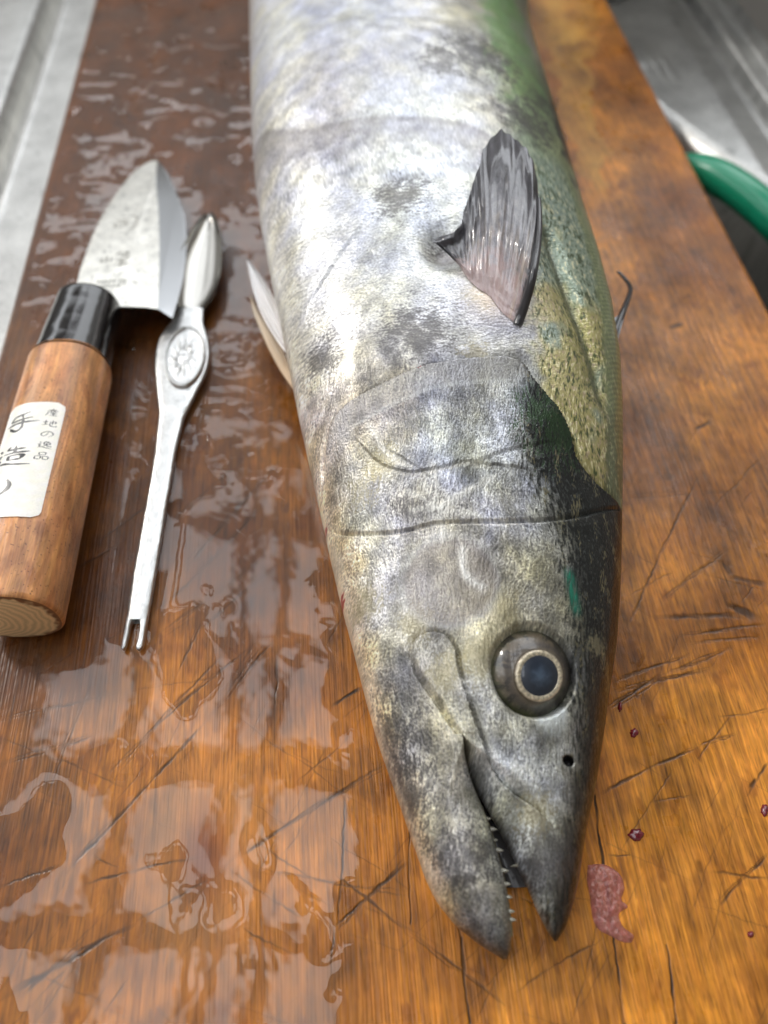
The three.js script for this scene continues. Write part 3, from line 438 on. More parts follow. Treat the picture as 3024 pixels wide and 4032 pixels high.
  if ((d = crease(x, f, 0.003))) { const t = lerp(0.2, 0.4, sstep(0.4, 0.8, d[2])) * Math.exp(-((d[0] / (0.00024 * (1 + 0.4 * grain))) ** 2)) * (0.75 + 0.5 * blotch); bump -= 0.4 * t; mixTo(196, 186, 168, clamp(0.5 * Math.exp(-(((d[0] - 0.0006) / 0.0003) ** 2)) * sstep(0.75, 0.6, d[2]) * (0.5 + grain))); } if ((d = backGroove(x, f, 0.005))) mixTo(66, 72, 50, 0.7 * Math.exp(-((d[0] / (0.001 * (1 + 0.4 * grain))) ** 2)) * sstep(0, 0.06, d[2]) * sstep(1, 0.9, d[2]));   // darker line along the groove of the back
  if ((d = scallop(x, f, 0.004))) { const dd = d[0] * d[1] - 0.0004 * Math.abs(Math.sin(d[2] * 70)) - 0.0003 * blotch, t = Math.exp(-((dd / 0.00022) ** 2)) * sstep(0, 0.1, d[2]) * sstep(1, 0.6, d[2]); bump -= 0.3 * t; const p = Math.exp(-(((dd + 0.0009) / 0.0005) ** 2)) * sstep(1, 0.6, d[2]); mixTo(206, 200, 186, 0.4 * p); }
  if ((d = bandEdge(x, f, 0.05))) { if (d[1] < 0) mixTo(118, 112, 114, 0.4 * sstep(0.0, 0.0014, d[0]) * sstep(0.02, 0.004, d[0] + 0.006 * blotch)); mixTo(96, 90, 92, 0.45 * Math.exp(-((d[0] / 0.0011) ** 2))); }
  // pink at the root of the fin, dark pocket behind it
  const rd = Math.hypot(x - finRoot[0], f - finRoot[1]); mixTo(196, 160, 154, 0.4 * Math.exp(-((rd / 0.008) ** 2)));
  const pd = Math.hypot((x - pocket[0]) * 0.8, (f - pocket[1]) * 1.2); mixTo(96, 88, 86, 0.5 * sstep(0.0055, 0.0025, pd + 0.0022 * grain + 0.001 * blotch));
  const nd = Math.hypot((x - nostril[0]) * 0.8, f - nostril[1]); mixTo(14, 12, 12, sstep(0.0012, 0.00095, nd)); mixTo(190, 194, 192, 0.12 * Math.exp(-(((nd - 0.0016) / 0.0003) ** 2)));
  const ed = Math.hypot(x - eyeAt[0], f - eyeAt[1]);
  // blood at the edge of the gill
  for (const [bx, bf] of bloodAt) { const bd = Math.hypot(x - bx, f - bf); mixTo(150, 28, 26, 0.8 * sstep(0.0011, 0.0004, bd + 0.0006 * grain)); }
  fishBumpData[j * FW + i] = clamp(bump + focus * (0.12 * streak + 0.12 * fine + 0.12 * clamp(net) ** 2) + 0.1 * blotch);
});

const skinBump = grey(FW, FH, (u, v, i, j) => fishBumpData[j * FW + i]);
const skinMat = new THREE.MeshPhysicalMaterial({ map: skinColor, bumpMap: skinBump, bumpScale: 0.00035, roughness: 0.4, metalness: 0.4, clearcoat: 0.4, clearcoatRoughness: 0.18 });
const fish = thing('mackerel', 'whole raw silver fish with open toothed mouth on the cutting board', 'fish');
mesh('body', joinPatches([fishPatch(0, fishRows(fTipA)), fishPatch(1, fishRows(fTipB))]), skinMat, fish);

// outward direction of the flank at [x, f]
const normalAt = (x, f) => { const e = 0.003, hx = (surfY(x + e, f) - surfY(x - e, f)) / (2 * e), hf = (surfY(x, f + e) - surfY(x, f - e)) / (2 * e); return new THREE.Vector3(-hx, 1, hf).normalize(); };
const lifted = (X, Y, lift) => { let h = 0.04, p; for (let k = 0; k < 40; k++) { p = at(X * K, Y * K, h); h = 0.5 * h + 0.5 * (surfY(p[0], p[1]) + lift); } return vec(p, h); };

// ---------------------------------------------------------------- eye
{
  const [ex, ef] = eyeAt, n = normalAt(ex, ef), RS = 0.0118, apex = 0.002, C = vec(eyeAt, surfY(ex, ef)).addScaledVector(n, apex - RS);
  const px = new THREE.Vector3(1, 0, 0).addScaledVector(n, -n.x).normalize(), pf = new THREE.Vector3().crossVectors(px, n);   // pf points towards the camera end
  const aim = n.clone().multiplyScalar(RS).addScaledVector(px, 0.0010).addScaledVector(pf, 0.0014).normalize();
  const cap = (axis, r0, r1, bulge, rings = 24) => {                          // a ring or cap of the ball round an axis, r0..r1 measured across the axis
    const u = new THREE.Vector3(1, 0, 0).addScaledVector(axis, -axis.x).normalize(), w = new THREE.Vector3().crossVectors(u, axis);
    return grid(rings + 1, 73, (i, j) => { const t = i / rings, r = lerp(r0, r1, t), a = j / 72 * 2 * Math.PI, R = RS + bulge(t), c = Math.sqrt(RS * RS - r * r) / RS, q = r / RS; const p = C.clone().addScaledVector(axis, R * c).addScaledVector(u, R * q * Math.cos(a)).addScaledVector(w, R * q * Math.sin(a)); return [p.x, p.y, p.z, 0.5 + 0.5 * r / r1 * Math.cos(a), 0.5 + 0.5 * r / r1 * Math.sin(a)]; }, false);
  };
  const ballTex = texture(512, 512, (u, v, o) => {
    const x = (u - 0.5) * 2, y = (v - 0.5) * 2, r = Math.hypot(x - 0.1, y - 0.13), R = Math.hypot(x, y), a = Math.atan2(y - 0.13, x - 0.1), m = fbm(x * 3, y * 3, 5), m3 = fbm(x * 9, y * 9, 4), fib = n2(a * 9, r * 3);
    let c = [92, 82, 68];
    const to = (r_, g_, b_, t) => { t = clamp(t); c = [lerp(c[0], r_, t), lerp(c[1], g_, t), lerp(c[2], b_, t)]; };
    to(72, 74, 54, sstep(0.62, 0.85, R + 0.2 * m)); to(70, 82, 42, sstep(0.78, 0.93, R) * sstep(0.2, -0.6, x + 0.3 * m));
    to(40, 36, 34, 0.8 * sstep(-0.02, 0.34, m + 0.25 * y * 0 + 0.35 * sstep(0.0, 0.7, x) + 0.15 * fib) * sstep(0.52, 0.66, r));
    to(134, 126, 108, 0.4 * sstep(0.2, 0.5, m3)); to(60, 54, 50, Math.exp(-(((r - 0.64) / 0.06) ** 2)) * 0.6); to(20, 20, 18, sstep(0.95, 1, R));
    o[0] = c[0]; o[1] = c[1]; o[2] = c[2];
  });
  const wet = { roughness: 0.35, clearcoat: 0.55, clearcoatRoughness: 0.06 };
  const eye = mesh('eye', cap(n, 0.00001, 0.0108, () => 0, 40), new THREE.MeshPhysicalMaterial({ map: ballTex, ...wet }), fish, 'round fish eye with dark blue pupil and silvery ring');
  const ringTex = texture(256, 256, (u, v, o) => { const x = u - 0.5, y = v - 0.5, a = Math.atan2(y, x), r = Math.hypot(x, y) * 2, k = 1 + 0.18 * n2(a * 5, r * 6) + 0.12 * n2(a * 22, r * 3), g = sstep(0.98, 0.86, r); o[0] = lerp(92, 206, g) * k; o[1] = lerp(82, 194, g) * k; o[2] = lerp(70, 168, g) * k; });
  mesh('iris', cap(aim, 0.0042, 0.0057, (t) => 0.00045 * Math.sin(Math.PI * clamp(t * 1.02)) ** 0.7 + 0.00005), new THREE.MeshPhysicalMaterial({ map: ringTex, metalness: 0.45, ...wet }), eye);
  const pupilTex = texture(128, 128, (u, v, o) => { const x = (u - 0.5) * 2, y = (v - 0.5) * 2, r = Math.hypot(x, y), c = sstep(0.75, 0, r + 0.25 * fbm(x * 2, y * 2, 3)); o[0] = lerp(34, 74, c); o[1] = lerp(42, 88, c); o[2] = lerp(54, 104, c); });
  mesh('pupil', cap(aim, 0.00001, 0.00432, (t) => 0.00022 - 0.0001 * t), new THREE.MeshPhysicalMaterial({ map: pupilTex, ...wet }), eye);
}

// ---------------------------------------------------------------- fins, spines, teeth
const shell = (ni, nj, fn, thick) => mergeGeometries([grid(ni, nj, (i, j) => fn(i, j, 0)), grid(ni, nj, (i, j) => { const q = fn(i, j, 1); return [q[0], q[1] - thick, q[2], q[3], q[4]]; }, true)]);
{
  const z = (x, y) => [(1500 + x / 2.011) / K, (450 + y / 2.011) / K];
  // rays of the pectoral fin: base, middle, tip in the photo
  const tips = [[410, 985], [500, 958], [580, 930], [640, 860], [652, 775], [690, 670], [728, 545], [752, 468], [788, 385], [800, 285], [866, 190], [950, 112], [1020, 155], [1090, 212], [1152, 264], [1206, 365], [1238, 520], [1249, 660]], bases = smoothLine([[640, 1200], [680, 1290], [760, 1370], [860, 1440], [960, 1570], [1075, 1660]], 20);
  const R = tips.map((t, i) => { const s = i / (tips.length - 1), b = bases[Math.round(s * (bases.length - 1))], out = 60 * s * s, m = [(b[0] + t[0]) / 2 + out, (b[1] + t[1]) / 2 - 10]; return [b, m, t]; }).map((r) => r.map(([x, y]) => z(x, y)));
  const per = 8, nc = (R.length - 1) * per + 1, nr = 46;
  const bez = (r, t) => { const [a, b, c] = r, m = [2 * b[0] - (a[0] + c[0]) / 2, 2 * b[1] - (a[1] + c[1]) / 2], s = 1 - t; return [s * s * a[0] + 2 * s * t * m[0] + t * t * c[0], s * s * a[1] + 2 * s * t * m[1] + t * t * c[1]]; };
  const fn = (i, j, under) => {
    const t = i / (nr - 1), c = j / per, k = Math.min(Math.floor(c), R.length - 2), w = c - k, notch = 1 - 0.01 * (1 - Math.cos(2 * Math.PI * w)) * 0.5 * (0.6 + 0.8 * Math.abs(n2(k * 3.1, 2))), tt = t * notch;
    const p = bez(R[k], tt), q = bez(R[k + 1], tt), X = lerp(p[0], q[0], w), Y = lerp(p[1], q[1], w), s = c / (R.length - 1);
    const lift = 0.0006 + 0.0012 * sstep(0, 0.15, t) + 0.0085 * sstep(0.2, 1, s) * sstep(0, 0.45, t) + 0.0012 * t + (0.00004 + 0.00016 * Math.abs(n2(k * 1.7, 5))) * Math.cos(2 * Math.PI * w) * sstep(0.05, 0.3, t) + 0.0013 * n2(c * 0.3, t * 1.8) * t;
    const v = lifted(X, Y, lift); return [v.x, v.y, v.z, s, t];
  };
  const finTex = texture(512, 512, (u, v, o) => {
    const c = u * (R.length - 1), ray = Math.cos(2 * Math.PI * c), st = fbm(u * 20, v * 3, 4), st2 = n2(u * 70, v * 5), bl = fbm(u * 9, v * 12, 4), curl = 1 - Math.abs(n2(u * 30, v * 34)) * 2;
    const brown = clamp(0.35 + 1.2 * st), slate = sstep(0.25, 0.8, v + 0.3 * bl + 0.35 * sstep(0.35, 0.0, u)), k = 1 + 0.1 * ray + 0.08 * st2 + 0.3 * bl + 0.08 * curl;
    o[0] = lerp(lerp(150, 128, brown), 62, slate) * k; o[1] = lerp(lerp(148, 118, brown), 61, slate) * k; o[2] = lerp(lerp(154, 110, brown), 66, slate) * k;
    const pink = sstep(0.42, 0.1, v + 0.2 * bl); o[0] = lerp(o[0], 186, 0.75 * pink); o[1] = lerp(o[1], 158, 0.75 * pink); o[2] = lerp(o[2], 154, 0.75 * pink);
    const edge = sstep(0.93, 0.975, u + 0.02 * bl); o[0] = lerp(o[0], 38, 0.7 * edge); o[1] = lerp(o[1], 37, 0.7 * edge); o[2] = lerp(o[2], 40, 0.7 * edge);
    const bone = Math.exp(-(((u - 0.9) / 0.02) ** 2)) * sstep(0.75, 0.4, v) * (0.6 + 0.6 * st2); o[0] = lerp(o[0], 206, 0.5 * bone); o[1] = lerp(o[1], 186, 0.5 * bone); o[2] = lerp(o[2], 160, 0.5 * bone);
  });
  const finBump = grey(512, 512, (u, v) => clamp(0.5 + 0.3 * fbm(u * 9, v * 4, 3) + 0.1 * (1 - Math.abs(n2(u * 16, v * 14)) * 2)));
  const fin = mesh('pectoral_fin', shell(nr, nc, fn, 0.0008), new THREE.MeshPhysicalMaterial({ map: finTex, bumpMap: finBump, bumpScale: 0.00022, roughness: 0.34, clearcoat: 0.8, clearcoatRoughness: 0.1 }), fish, 'dark slate fin folded over the flank');
  const lead = []; for (let i = 0; i < nr; i += 3) { const q = fn(i, nc - 1, 0); lead.push(new THREE.Vector3(q[0] + 0.0002, q[1] - 0.0004, q[2])); }
  mesh('fin_spine', spike(lead, 0.0013, 0.0005, 50, 10), new THREE.MeshPhysicalMaterial({ color: new THREE.Color().setRGB(0.035, 0.033, 0.036), roughness: 0.35, clearcoat: 0.6, clearcoatRoughness: 0.15 }), fin, 'dark leading spine of the fin');
}
{
  const strip = (outer, inner, h0, h1, sag) => { const co = smoothLine(outer, 8), ci = smoothLine(inner, 8), nr = Math.min(co.length, ci.length), nc = 25;
    return shell(nr, nc, (i, j) => { const t = i / (nr - 1), s = j / (nc - 1), X = lerp(co[i][0], ci[i][0], s), Y = lerp(co[i][1], ci[i][1], s), h = lerp(h0, h1, t) + sag * Math.sin(Math.PI * s) + 0.0003 * Math.cos(s * 2 * Math.PI * 5) * t; return [...vec(at(X * K, Y * K, h), h).toArray(), s, t]; }, 0.0003); };
  const finMat = (a, b) => new THREE.MeshPhysicalMaterial({ map: texture(128, 128, (u, v, o) => { const k = 1 + 0.08 * n2(u * 22, v * 3) + 0.05 * Math.cos(u * 2 * Math.PI * 5), t = sstep(0.0, 0.9, v + 0.2 * n2(u * 5, v * 3)); for (let c = 0; c < 3; c++) o[c] = lerp(a[c], b[c], t) * k; }), roughness: 0.45, clearcoat: 0.3, clearcoatRoughness: 0.3 });
  mesh('pelvic_fin', strip([[531, 556], [540, 600], [553, 648], [572, 692], [600, 738], [640, 790]], [[532, 556], [556, 585], [580, 622], [602, 662], [622, 705], [648, 760]], 0.016, 0.024, 0.002), finMat([226, 226, 228], [214, 208, 204]), fish, 'white pelvic fin sticking out of the belly');
  mesh('pelvic_fin', strip([[540, 636], [547, 672], [564, 716], [584, 760], [606, 800], [640, 850]], [[541, 636], [562, 676], [588, 716], [608, 752], [626, 792], [650, 830]], 0.008, 0.016, 0.001), finMat([206, 190, 168], [212, 188, 158]), fish, 'tan pelvic fin lying on the board');
}
function spike(points, r0, r1, segs = 24, around = 10) {                        // a tapering tube through points
  const c = new THREE.CatmullRomCurve3(points), fr = c.computeFrenetFrames(segs);
  return grid(segs + 1, around + 1, (i, j) => { const t = i / segs, p = c.getPointAt(t), a = j / around * 2 * Math.PI, r = lerp(r0, r1, t); p.addScaledVector(fr.normals[i], r * Math.cos(a)).addScaledVector(fr.binormals[i], r * Math.sin(a)); return [p.x, p.y, p.z]; }, true);
}
{
  const pt = (X, Y, h) => vec(at(X * K, Y * K, h), h), dark = new THREE.MeshPhysicalMaterial({ color: new THREE.Color().setRGB(0.03, 0.028, 0.03), roughness: 0.3, clearcoat: 0.6 }), blue = new THREE.MeshPhysicalMaterial({ color: new THREE.Color().setRGB(0.42, 0.47, 0.52), roughness: 0.35, clearcoat: 0.5 });
  const sp = mesh('dorsal_spine', spike([pt(1310, 775, 0.027), pt(1332, 712, 0.027), pt(1345, 676, 0.027), pt(1357, 645, 0.026), pt(1362, 622, 0.025), pt(1350, 602, 0.024), pt(1335, 587, 0.024)], 0.0015, 0.0005), dark, fish, 'bent black first spine of the dorsal fin');
  const m = [[1306, 698], [1332, 684], [1351, 668]], n = [[1310, 790], [1326, 768], [1338, 722]];
  mesh('membrane', shell(12, 3, (i, j) => { const t = i / 11, h = 0.027 + 0.001 * Math.sin(t * 3); const a = m[j], b = n[j]; return [...pt(lerp(a[0], b[0], t), lerp(a[1], b[1], t), h).toArray(), j / 2, t]; }, 0.0003), blue, sp);
  for (const [a, b, c, d] of [[1198, 238, 1204, 214], [1214, 330, 1222, 296], [1219, 300, 1212, 280], [1234, 420, 1238, 378], [1244, 462, 1252, 412]]) mesh('dorsal_spine', spike([pt(a, b, 0.028), pt((a + c) / 2 + 1, (b + d) / 2, 0.031), pt(c, d, 0.034)], 0.0006, 0.0002, 10, 6), blue, fish);
  const toothMat = new THREE.MeshPhysicalMaterial({ color: new THREE.Color().setRGB(0.36, 0.34, 0.27), roughness: 0.25, clearcoat: 0.5 });
  const teeth = [[738, 455, 0.7], [752, 512, 1], [768, 625, 1], [788, 735, 1], [812, 808, 0.8], [828, 878, 0.65], [842, 955, 0.65], [846, 1000, 0.7], [758, 570, 0.5]];
  for (const [zx, zy, s] of teeth) {
    const f = atMid([(1400 + zx / 1.3825) / K, (2900 + zy / 1.3825) / K])[1], x = look(eA, f), y = midY(f) + 0.0016, l = 0.0013 * s;
    mesh('tooth', spike([new THREE.Vector3(x - 0.0006, y - 0.0004, -f), new THREE.Vector3(x + l * 0.5, y + 0.0002, -f + 0.0001), new THREE.Vector3(x + l, y + 0.0007, -f + 0.0002)], 0.0008 * (0.6 + 0.4 * s), 0.00006, 8, 8), toothMat, fish);
  }
  for (const Y of [1868]) { const f = atMid([1100, Y])[1], x = look(eB, f), y = midY(f) - 0.0005; mesh('tooth', spike([new THREE.Vector3(x + 0.0008, y, -f), new THREE.Vector3(x - 0.0005, y - 0.0003, -f), new THREE.Vector3(x - 0.0014, y - 0.0006, -f + 0.0002)], 0.0005, 0.00006, 8, 8), toothMat, fish); }
  const f0 = atMid([1100, 1905])[1], gum = []; for (let i = 0; i <= 30; i++) { const f = lerp(fCorner - 0.002, fTipA + 0.004, i / 30); gum.push(new THREE.Vector3(look(eA, f) - 0.0007, midY(f) + 0.0012, -f)); }
  mesh('gum', spike(gum, 0.0009, 0.0008, 60, 10), new THREE.MeshPhysicalMaterial({ color: new THREE.Color().setRGB(0.2, 0.17, 0.09), roughness: 0.3, clearcoat: 0.6 }), fish, 'olive gum along the lower jaw');
  mesh('mouth_shade', grid(40, 16, (i, j) => { const f = lerp(f0, fCorner + 0.003, i / 39), s = j / 15, x = lerp(look(eA, f) - 0.004, look(eB, f) + 0.004, s), h = midY(f) - 0.0035 - 0.002 * Math.sin(Math.PI * s) - 0.003 * (1 - i / 39); return [x, Math.max(h, 0.001), -f]; }), new THREE.MeshPhysicalMaterial({ color: new THREE.Color().setRGB(0.018, 0.014, 0.014), roughness: 0.4, clearcoat: 0.3 }), fish, 'black sheet standing in for the shade inside the mouth');  // near-black sheet stands in for the shade of the mouth cavity
}

// ---------------------------------------------------------------- knife
const knife = thing('fish_knife', 'short wide kitchen knife with wooden handle and black collar', 'knife');
{
  const HC = 0.0125, P = (X, Y, h) => vec(at(X * K, Y * K, h), h), butt = P(19, 1335, HC), neck = P(156, 786, HC), coll = P(196, 655, HC + 0.0005);
  const rod = (p, q, fnR, segs, around, uvs) => {                                // an oval rod from p to q; fnR(t) -> [half width, half height]
    const d = q.clone().sub(p).normalize(), r = new THREE.Vector3(-d.z, 0, d.x).normalize(), up = new THREE.Vector3().crossVectors(r, d); if (up.y < 0) up.negate(); if (r.x < 0) r.negate();
    return grid(segs.length, around + 1, (i, j) => { const t = segs[i], a = j / around * 2 * Math.PI, [w, h, t2] = fnR(t), e = 2 / 2.3, ca = Math.cos(a), sa = Math.sin(a), c = p.clone().lerp(q, t2 ?? t).addScaledVector(r, w * Math.sign(ca) * Math.abs(ca) ** e).addScaledVector(up, h * Math.sign(sa) * Math.abs(sa) ** e); return [c.x, c.y, c.z, j / around, t]; }, uvs);
  };
  const lin = (n) => Array.from({ length: n + 1 }, (_, i) => i / n);
  const woodTex = texture(512, 1024, (u, v, o) => {
    const uu = Math.abs(u - 0.5) * 2, w = n2(u * 6, v * 1.3), gr = n2(u * 70 + w * 3, v * 2.6), fi = n2(u * 260, v * 14), fl = fbm(u * 10 + 3, v * 3, 4), bl = fbm(uu * 6, v * 6, 4), k = 1 + 0.08 * gr + 0.05 * fi + 0.26 * fl + 0.14 * bl;
    o[0] = 196 * k; o[1] = 136 * k * (1 + 0.03 * gr); o[2] = 84 * k;
    const red = sstep(0.05, 0.5, fbm(uu * 5 + 8, v * 5, 4)); o[0] = lerp(o[0], 140 * k, 0.4 * red); o[1] = lerp(o[1], 82 * k, 0.4 * red); o[2] = lerp(o[2], 48 * k, 0.4 * red);
    const pit = sstep(0.75, 0.85, n2(u * 60, v * 50)); o[0] *= 1 - 0.3 * pit; o[1] *= 1 - 0.35 * pit; o[2] *= 1 - 0.35 * pit;
  });
  const woodMat = new THREE.MeshPhysicalMaterial({ map: woodTex, roughness: 0.42, bumpMap: grey(256, 512, (u, v) => 0.5 + 0.25 * n2(u * 130, v * 8) + 0.2 * n2(u * 300, v * 60)), bumpScale: 0.00018, clearcoat: 0.25, clearcoatRoughness: 0.25 });
  const W0 = 0.0131, W1 = 0.0122, sizes = (t) => [lerp(W0, W1, t), lerp(0.0123, 0.0118, t)];
  mesh('handle', rod(butt, neck, (t) => { const [w, h] = sizes(t), e = t < 0.5 ? clamp(1 - t / 0.012) : clamp((t - 0.975) / 0.025), s = 1 - (t < 0.5 ? 0.05 : 0.1) * e * e; return [w * s, h * s]; }, [0, 0.003, 0.006, 0.012, ...lin(60).slice(1, -1), 0.975, 0.985, 0.993, 0.998, 1], 64, true), woodMat, knife);
  const endTex = texture(256, 256, (u, v, o) => { const x = u - 0.5, y = v - 0.5, r = Math.hypot(x + 0.3, y * 1.2), k = 1 + 0.07 * Math.sin(r * 90 + 2 * n2(x * 4, y * 4)) + 0.06 * n2(x * 60, y * 60); const e = Math.hypot(x, y) * 2, bark = sstep(0.86, 0.95, e + 0.06 * n2(x * 9, y * 9)); o[0] = lerp(212, 120, bark) * k; o[1] = lerp(178, 78, bark) * k; o[2] = lerp(132, 46, bark) * k; });
  const cap = (p, q, rmax, t, mat, name, dome, par) => { const d = q.clone().sub(p).normalize(), r = new THREE.Vector3(-d.z, 0, d.x).normalize(), up = new THREE.Vector3().crossVectors(r, d); if (up.y < 0) up.negate(); if (r.x < 0) r.negate(); const [w, h] = rmax, e = 2 / 2.3; return mesh(name, grid(14, 49, (i, j) => { const s = i / 13, a = j / 48 * 2 * Math.PI, ca = Math.cos(a), sa = Math.sin(a), x = w * s * Math.sign(ca) * Math.abs(ca) ** e, y = h * s * Math.sign(sa) * Math.abs(sa) ** e, c = p.clone().addScaledVector(r, x).addScaledVector(up, y).addScaledVector(d, -dome * (1 - s * s)); return [c.x, c.y, c.z, 0.5 + 0.5 * s * ca, 0.5 + 0.5 * s * sa]; }, true), mat, par); };
  cap(butt, neck, [W0 * 0.95, 0.0123 * 0.95], 0, new THREE.MeshPhysicalMaterial({ map: endTex, roughness: 0.6 }), 'handle_end', 0.0012, knife);
  cap(neck, butt, [W1 * 0.9, 0.0118 * 0.9], 1, woodMat, 'handle_shoulder', 0.0002, knife);
  const black = new THREE.MeshPhysicalMaterial({ color: new THREE.Color().setRGB(0.008, 0.008, 0.009), roughness: 0.16, clearcoat: 0.6, clearcoatRoughness: 0.06, bumpMap: grey(128, 128, (u, v) => 0.5 + 0.4 * fbm(u * 4, v * 3, 2)), bumpScale: 0.0004 });
  const collar = mesh('collar', rod(neck, coll, (t) => { const s = t > 0.93 ? 1 - 0.12 * ((t - 0.93) / 0.07) ** 2 : 1; return [lerp(0.0112, 0.0103, t) * s, lerp(0.0108, 0.0098, t) * s]; }, [...lin(30).slice(0, -2), 0.95, 0.97, 0.985, 1], 56, true), black, knife, 'glossy black collar');
  cap(coll, neck, [0.0103 * 0.88, 0.0098 * 0.88], 1, black, 'collar_face', 0.0006, collar);
  // blade: flat face with bevel, plan read from the photo
  const z4 = (x, y) => [x / 1.508, 600 + y / 1.508];
  const hAt = (py) => lerp(0.0045, 0.0128, sstep(0, 1, (py - 630) / 600) * 0.2 + 0.8 * clamp((py - 630) / 600));
  const up = (q, dh = 0) => { const [px, py] = z4(...q), h = hAt(py) + dh; return vec(at(px, py, h), h); };
  const spine = smoothLine([[935, 48], [912, 50], [880, 60], [800, 112], [700, 230], [620, 350], [560, 470], [510, 600], [470, 720], [438, 862]], 5), bevel = smoothLine([[935, 48], [925, 150], [938, 300], [945, 450], [946, 700], [938, 930]], 8), edge = smoothLine([[935, 48], [990, 118], [1050, 250], [1090, 352], [1108, 460], [1106, 600], [1085, 760], [1055, 880], [1024, 985]], 5);
  const heel = [[938, 930], [860, 920], [760, 916], [680, 916], [640, 940], [560, 1010], [470, 960], [438, 862]];
  // blade print: metres across and along the knife's own axis
  const bd = neck.clone().sub(butt).normalize(), bx = new THREE.Vector3(-bd.z, 0, bd.x).normalize(); if (bx.x < 0) bx.negate();
  const bladeUV = (p) => { const e = p.clone().sub(coll); return [(e.dot(bx) + 0.016) / 0.06, (e.dot(bd) + 0.014) / 0.12]; }, CW = 600, CH = 1200;
  const T = 0.0034, EDGE = 0.0027;
  const patch = (pts, dh, flip) => { const v = pts.map((q, i) => up(q, typeof dh === 'function' ? dh(i) : dh)), flat = pts.map(([x, y]) => new THREE.Vector2(x, y)); const tri = THREE.ShapeUtils.triangulateShape(flat, []); const g = new THREE.BufferGeometry(); g.setAttribute('position', new THREE.Float32BufferAttribute(v.flatMap((p) => p.toArray()), 3)); g.setAttribute('uv', new THREE.Float32BufferAttribute(v.flatMap((p) => bladeUV(p)), 2)); g.setIndex(tri.flatMap(([a, b, c]) => (flip ? [a, c, b] : [a, b, c]))); g.computeVertexNormals(); return g; };
  const facePts = [...spine, ...heel.slice(0, -1).reverse(), ...bevel.slice(0, -1).reverse()].filter((p, i, l) => !i || Math.hypot(p[0] - l[i - 1][0], p[1] - l[i - 1][1]) > 0.5).filter((p, i, l) => i < l.length - 1 || Math.hypot(p[0] - l[0][0], p[1] - l[0][1]) > 0.5);
  const bevPts = [...bevel, ...edge.slice(1).reverse()].filter((p, i, l) => !i || Math.hypot(p[0] - l[i - 1][0], p[1] - l[i - 1][1]) > 0.5);
  const upright = (g) => { const n = g.attributes.normal; let s = 0; for (let i = 0; i < n.count; i++) s += n.getY(i); if (s < 0) { const ix = g.index.array; for (let i = 0; i < ix.length; i += 3) { const t = ix[i]; ix[i] = ix[i + 1]; ix[i + 1] = t; } g.computeVertexNormals(); } return g; };
  const face = upright(patch(facePts, 0)), bev = upright(patch(bevPts, (i) => (i < bevel.length ? 0 : -EDGE)));
  const ring = [...spine, ...heel.slice(0, -1).reverse().slice(0, -1), heel[0], [1024, 985], ...edge.slice(1, -1).reverse()];
  const wallTop = ring.map((q) => up(q, edge.some((e) => e === q) || (q[0] === 1024 && q[1] === 985) ? -EDGE : 0)), wallBot = ring.map((q) => up(q, -T));
  const wall = grid(2, ring.length + 1, (i, j) => { const p = (i ? wallBot : wallTop)[j % ring.length]; return [p.x, p.y, p.z]; }, false).toNonIndexed(); wall.computeVertexNormals();
  const wallI = new THREE.BufferGeometry(); for (const k of ['position', 'normal', 'uv']) wallI.setAttribute(k, wall.attributes[k]); wallI.setIndex([...Array(wall.attributes.position.count).keys()]);
  const cv = document.createElement('canvas'); cv.width = CW; cv.height = CH; const g = cv.getContext('2d');
  g.fillStyle = '#e4e2da'; g.fillRect(0, 0, CW, CH);
  const im = g.getImageData(0, 0, CW, CH); for (let y = 0; y < CH; y++) for (let x = 0; x < CW; x++) { const o = (y * CW + x) * 4, k = 1 + 0.09 * fbm(x * 0.012, y * 0.012, 5) + 0.05 * n2(x * 0.3, y * 0.02) - 0.16 * sstep(0.25, 0.5, fbm(x * 0.02 + 5, y * 0.02, 4)); for (let c = 0; c < 3; c++) im.data[o + c] = clamp(im.data[o + c] * k, 0, 255); } g.putImageData(im, 0, 0);
  const spotOn = (q) => { const [u, v] = bladeUV(up(q)); return [u * CW, (1 - v) * CH]; };
  etch(g, spotOn([735, 425]), spotOn([690, 640]), spotOn([660, 775]));
  const bt = new THREE.CanvasTexture(cv); bt.colorSpace = THREE.SRGBColorSpace; bt.magFilter = THREE.LinearFilter;
  const blade = mesh('blade', mergeGeometries([face, wallI]), new THREE.MeshPhysicalMaterial({ map: bt, metalness: 1, roughness: 0.3, bumpMap: grey(256, 256, (u, v) => 0.5 + 0.4 * fbm(u * 5, v * 7, 3), THREE.RepeatWrapping), bumpScale: 0.00012 }), knife, 'pale steel blade etched with faint characters');
  mesh('bevel', bev, new THREE.MeshPhysicalMaterial({ color: new THREE.Color().setRGB(0.42, 0.43, 0.44), metalness: 1, roughness: 0.34 }), blade, 'grey ground cutting bevel');
  // paper label wrapped on the handle
  const d = neck.clone().sub(butt), len = d.length(); d.normalize(); const r = new THREE.Vector3(-d.z, 0, d.x).normalize(), upv = new THREE.Vector3().crossVectors(r, d); if (upv.y < 0) upv.negate(); if (r.x < 0) r.negate();
  const along = (X, Y) => vec(at(X, Y, 0.0235), 0.0235).sub(butt).dot(d) / len, s0 = along(215, 1592), s1 = along(70, 2045), t0 = Math.PI / 2 + 46 * Math.PI / 180, t1 = Math.PI / 2 - 30 * Math.PI / 180;
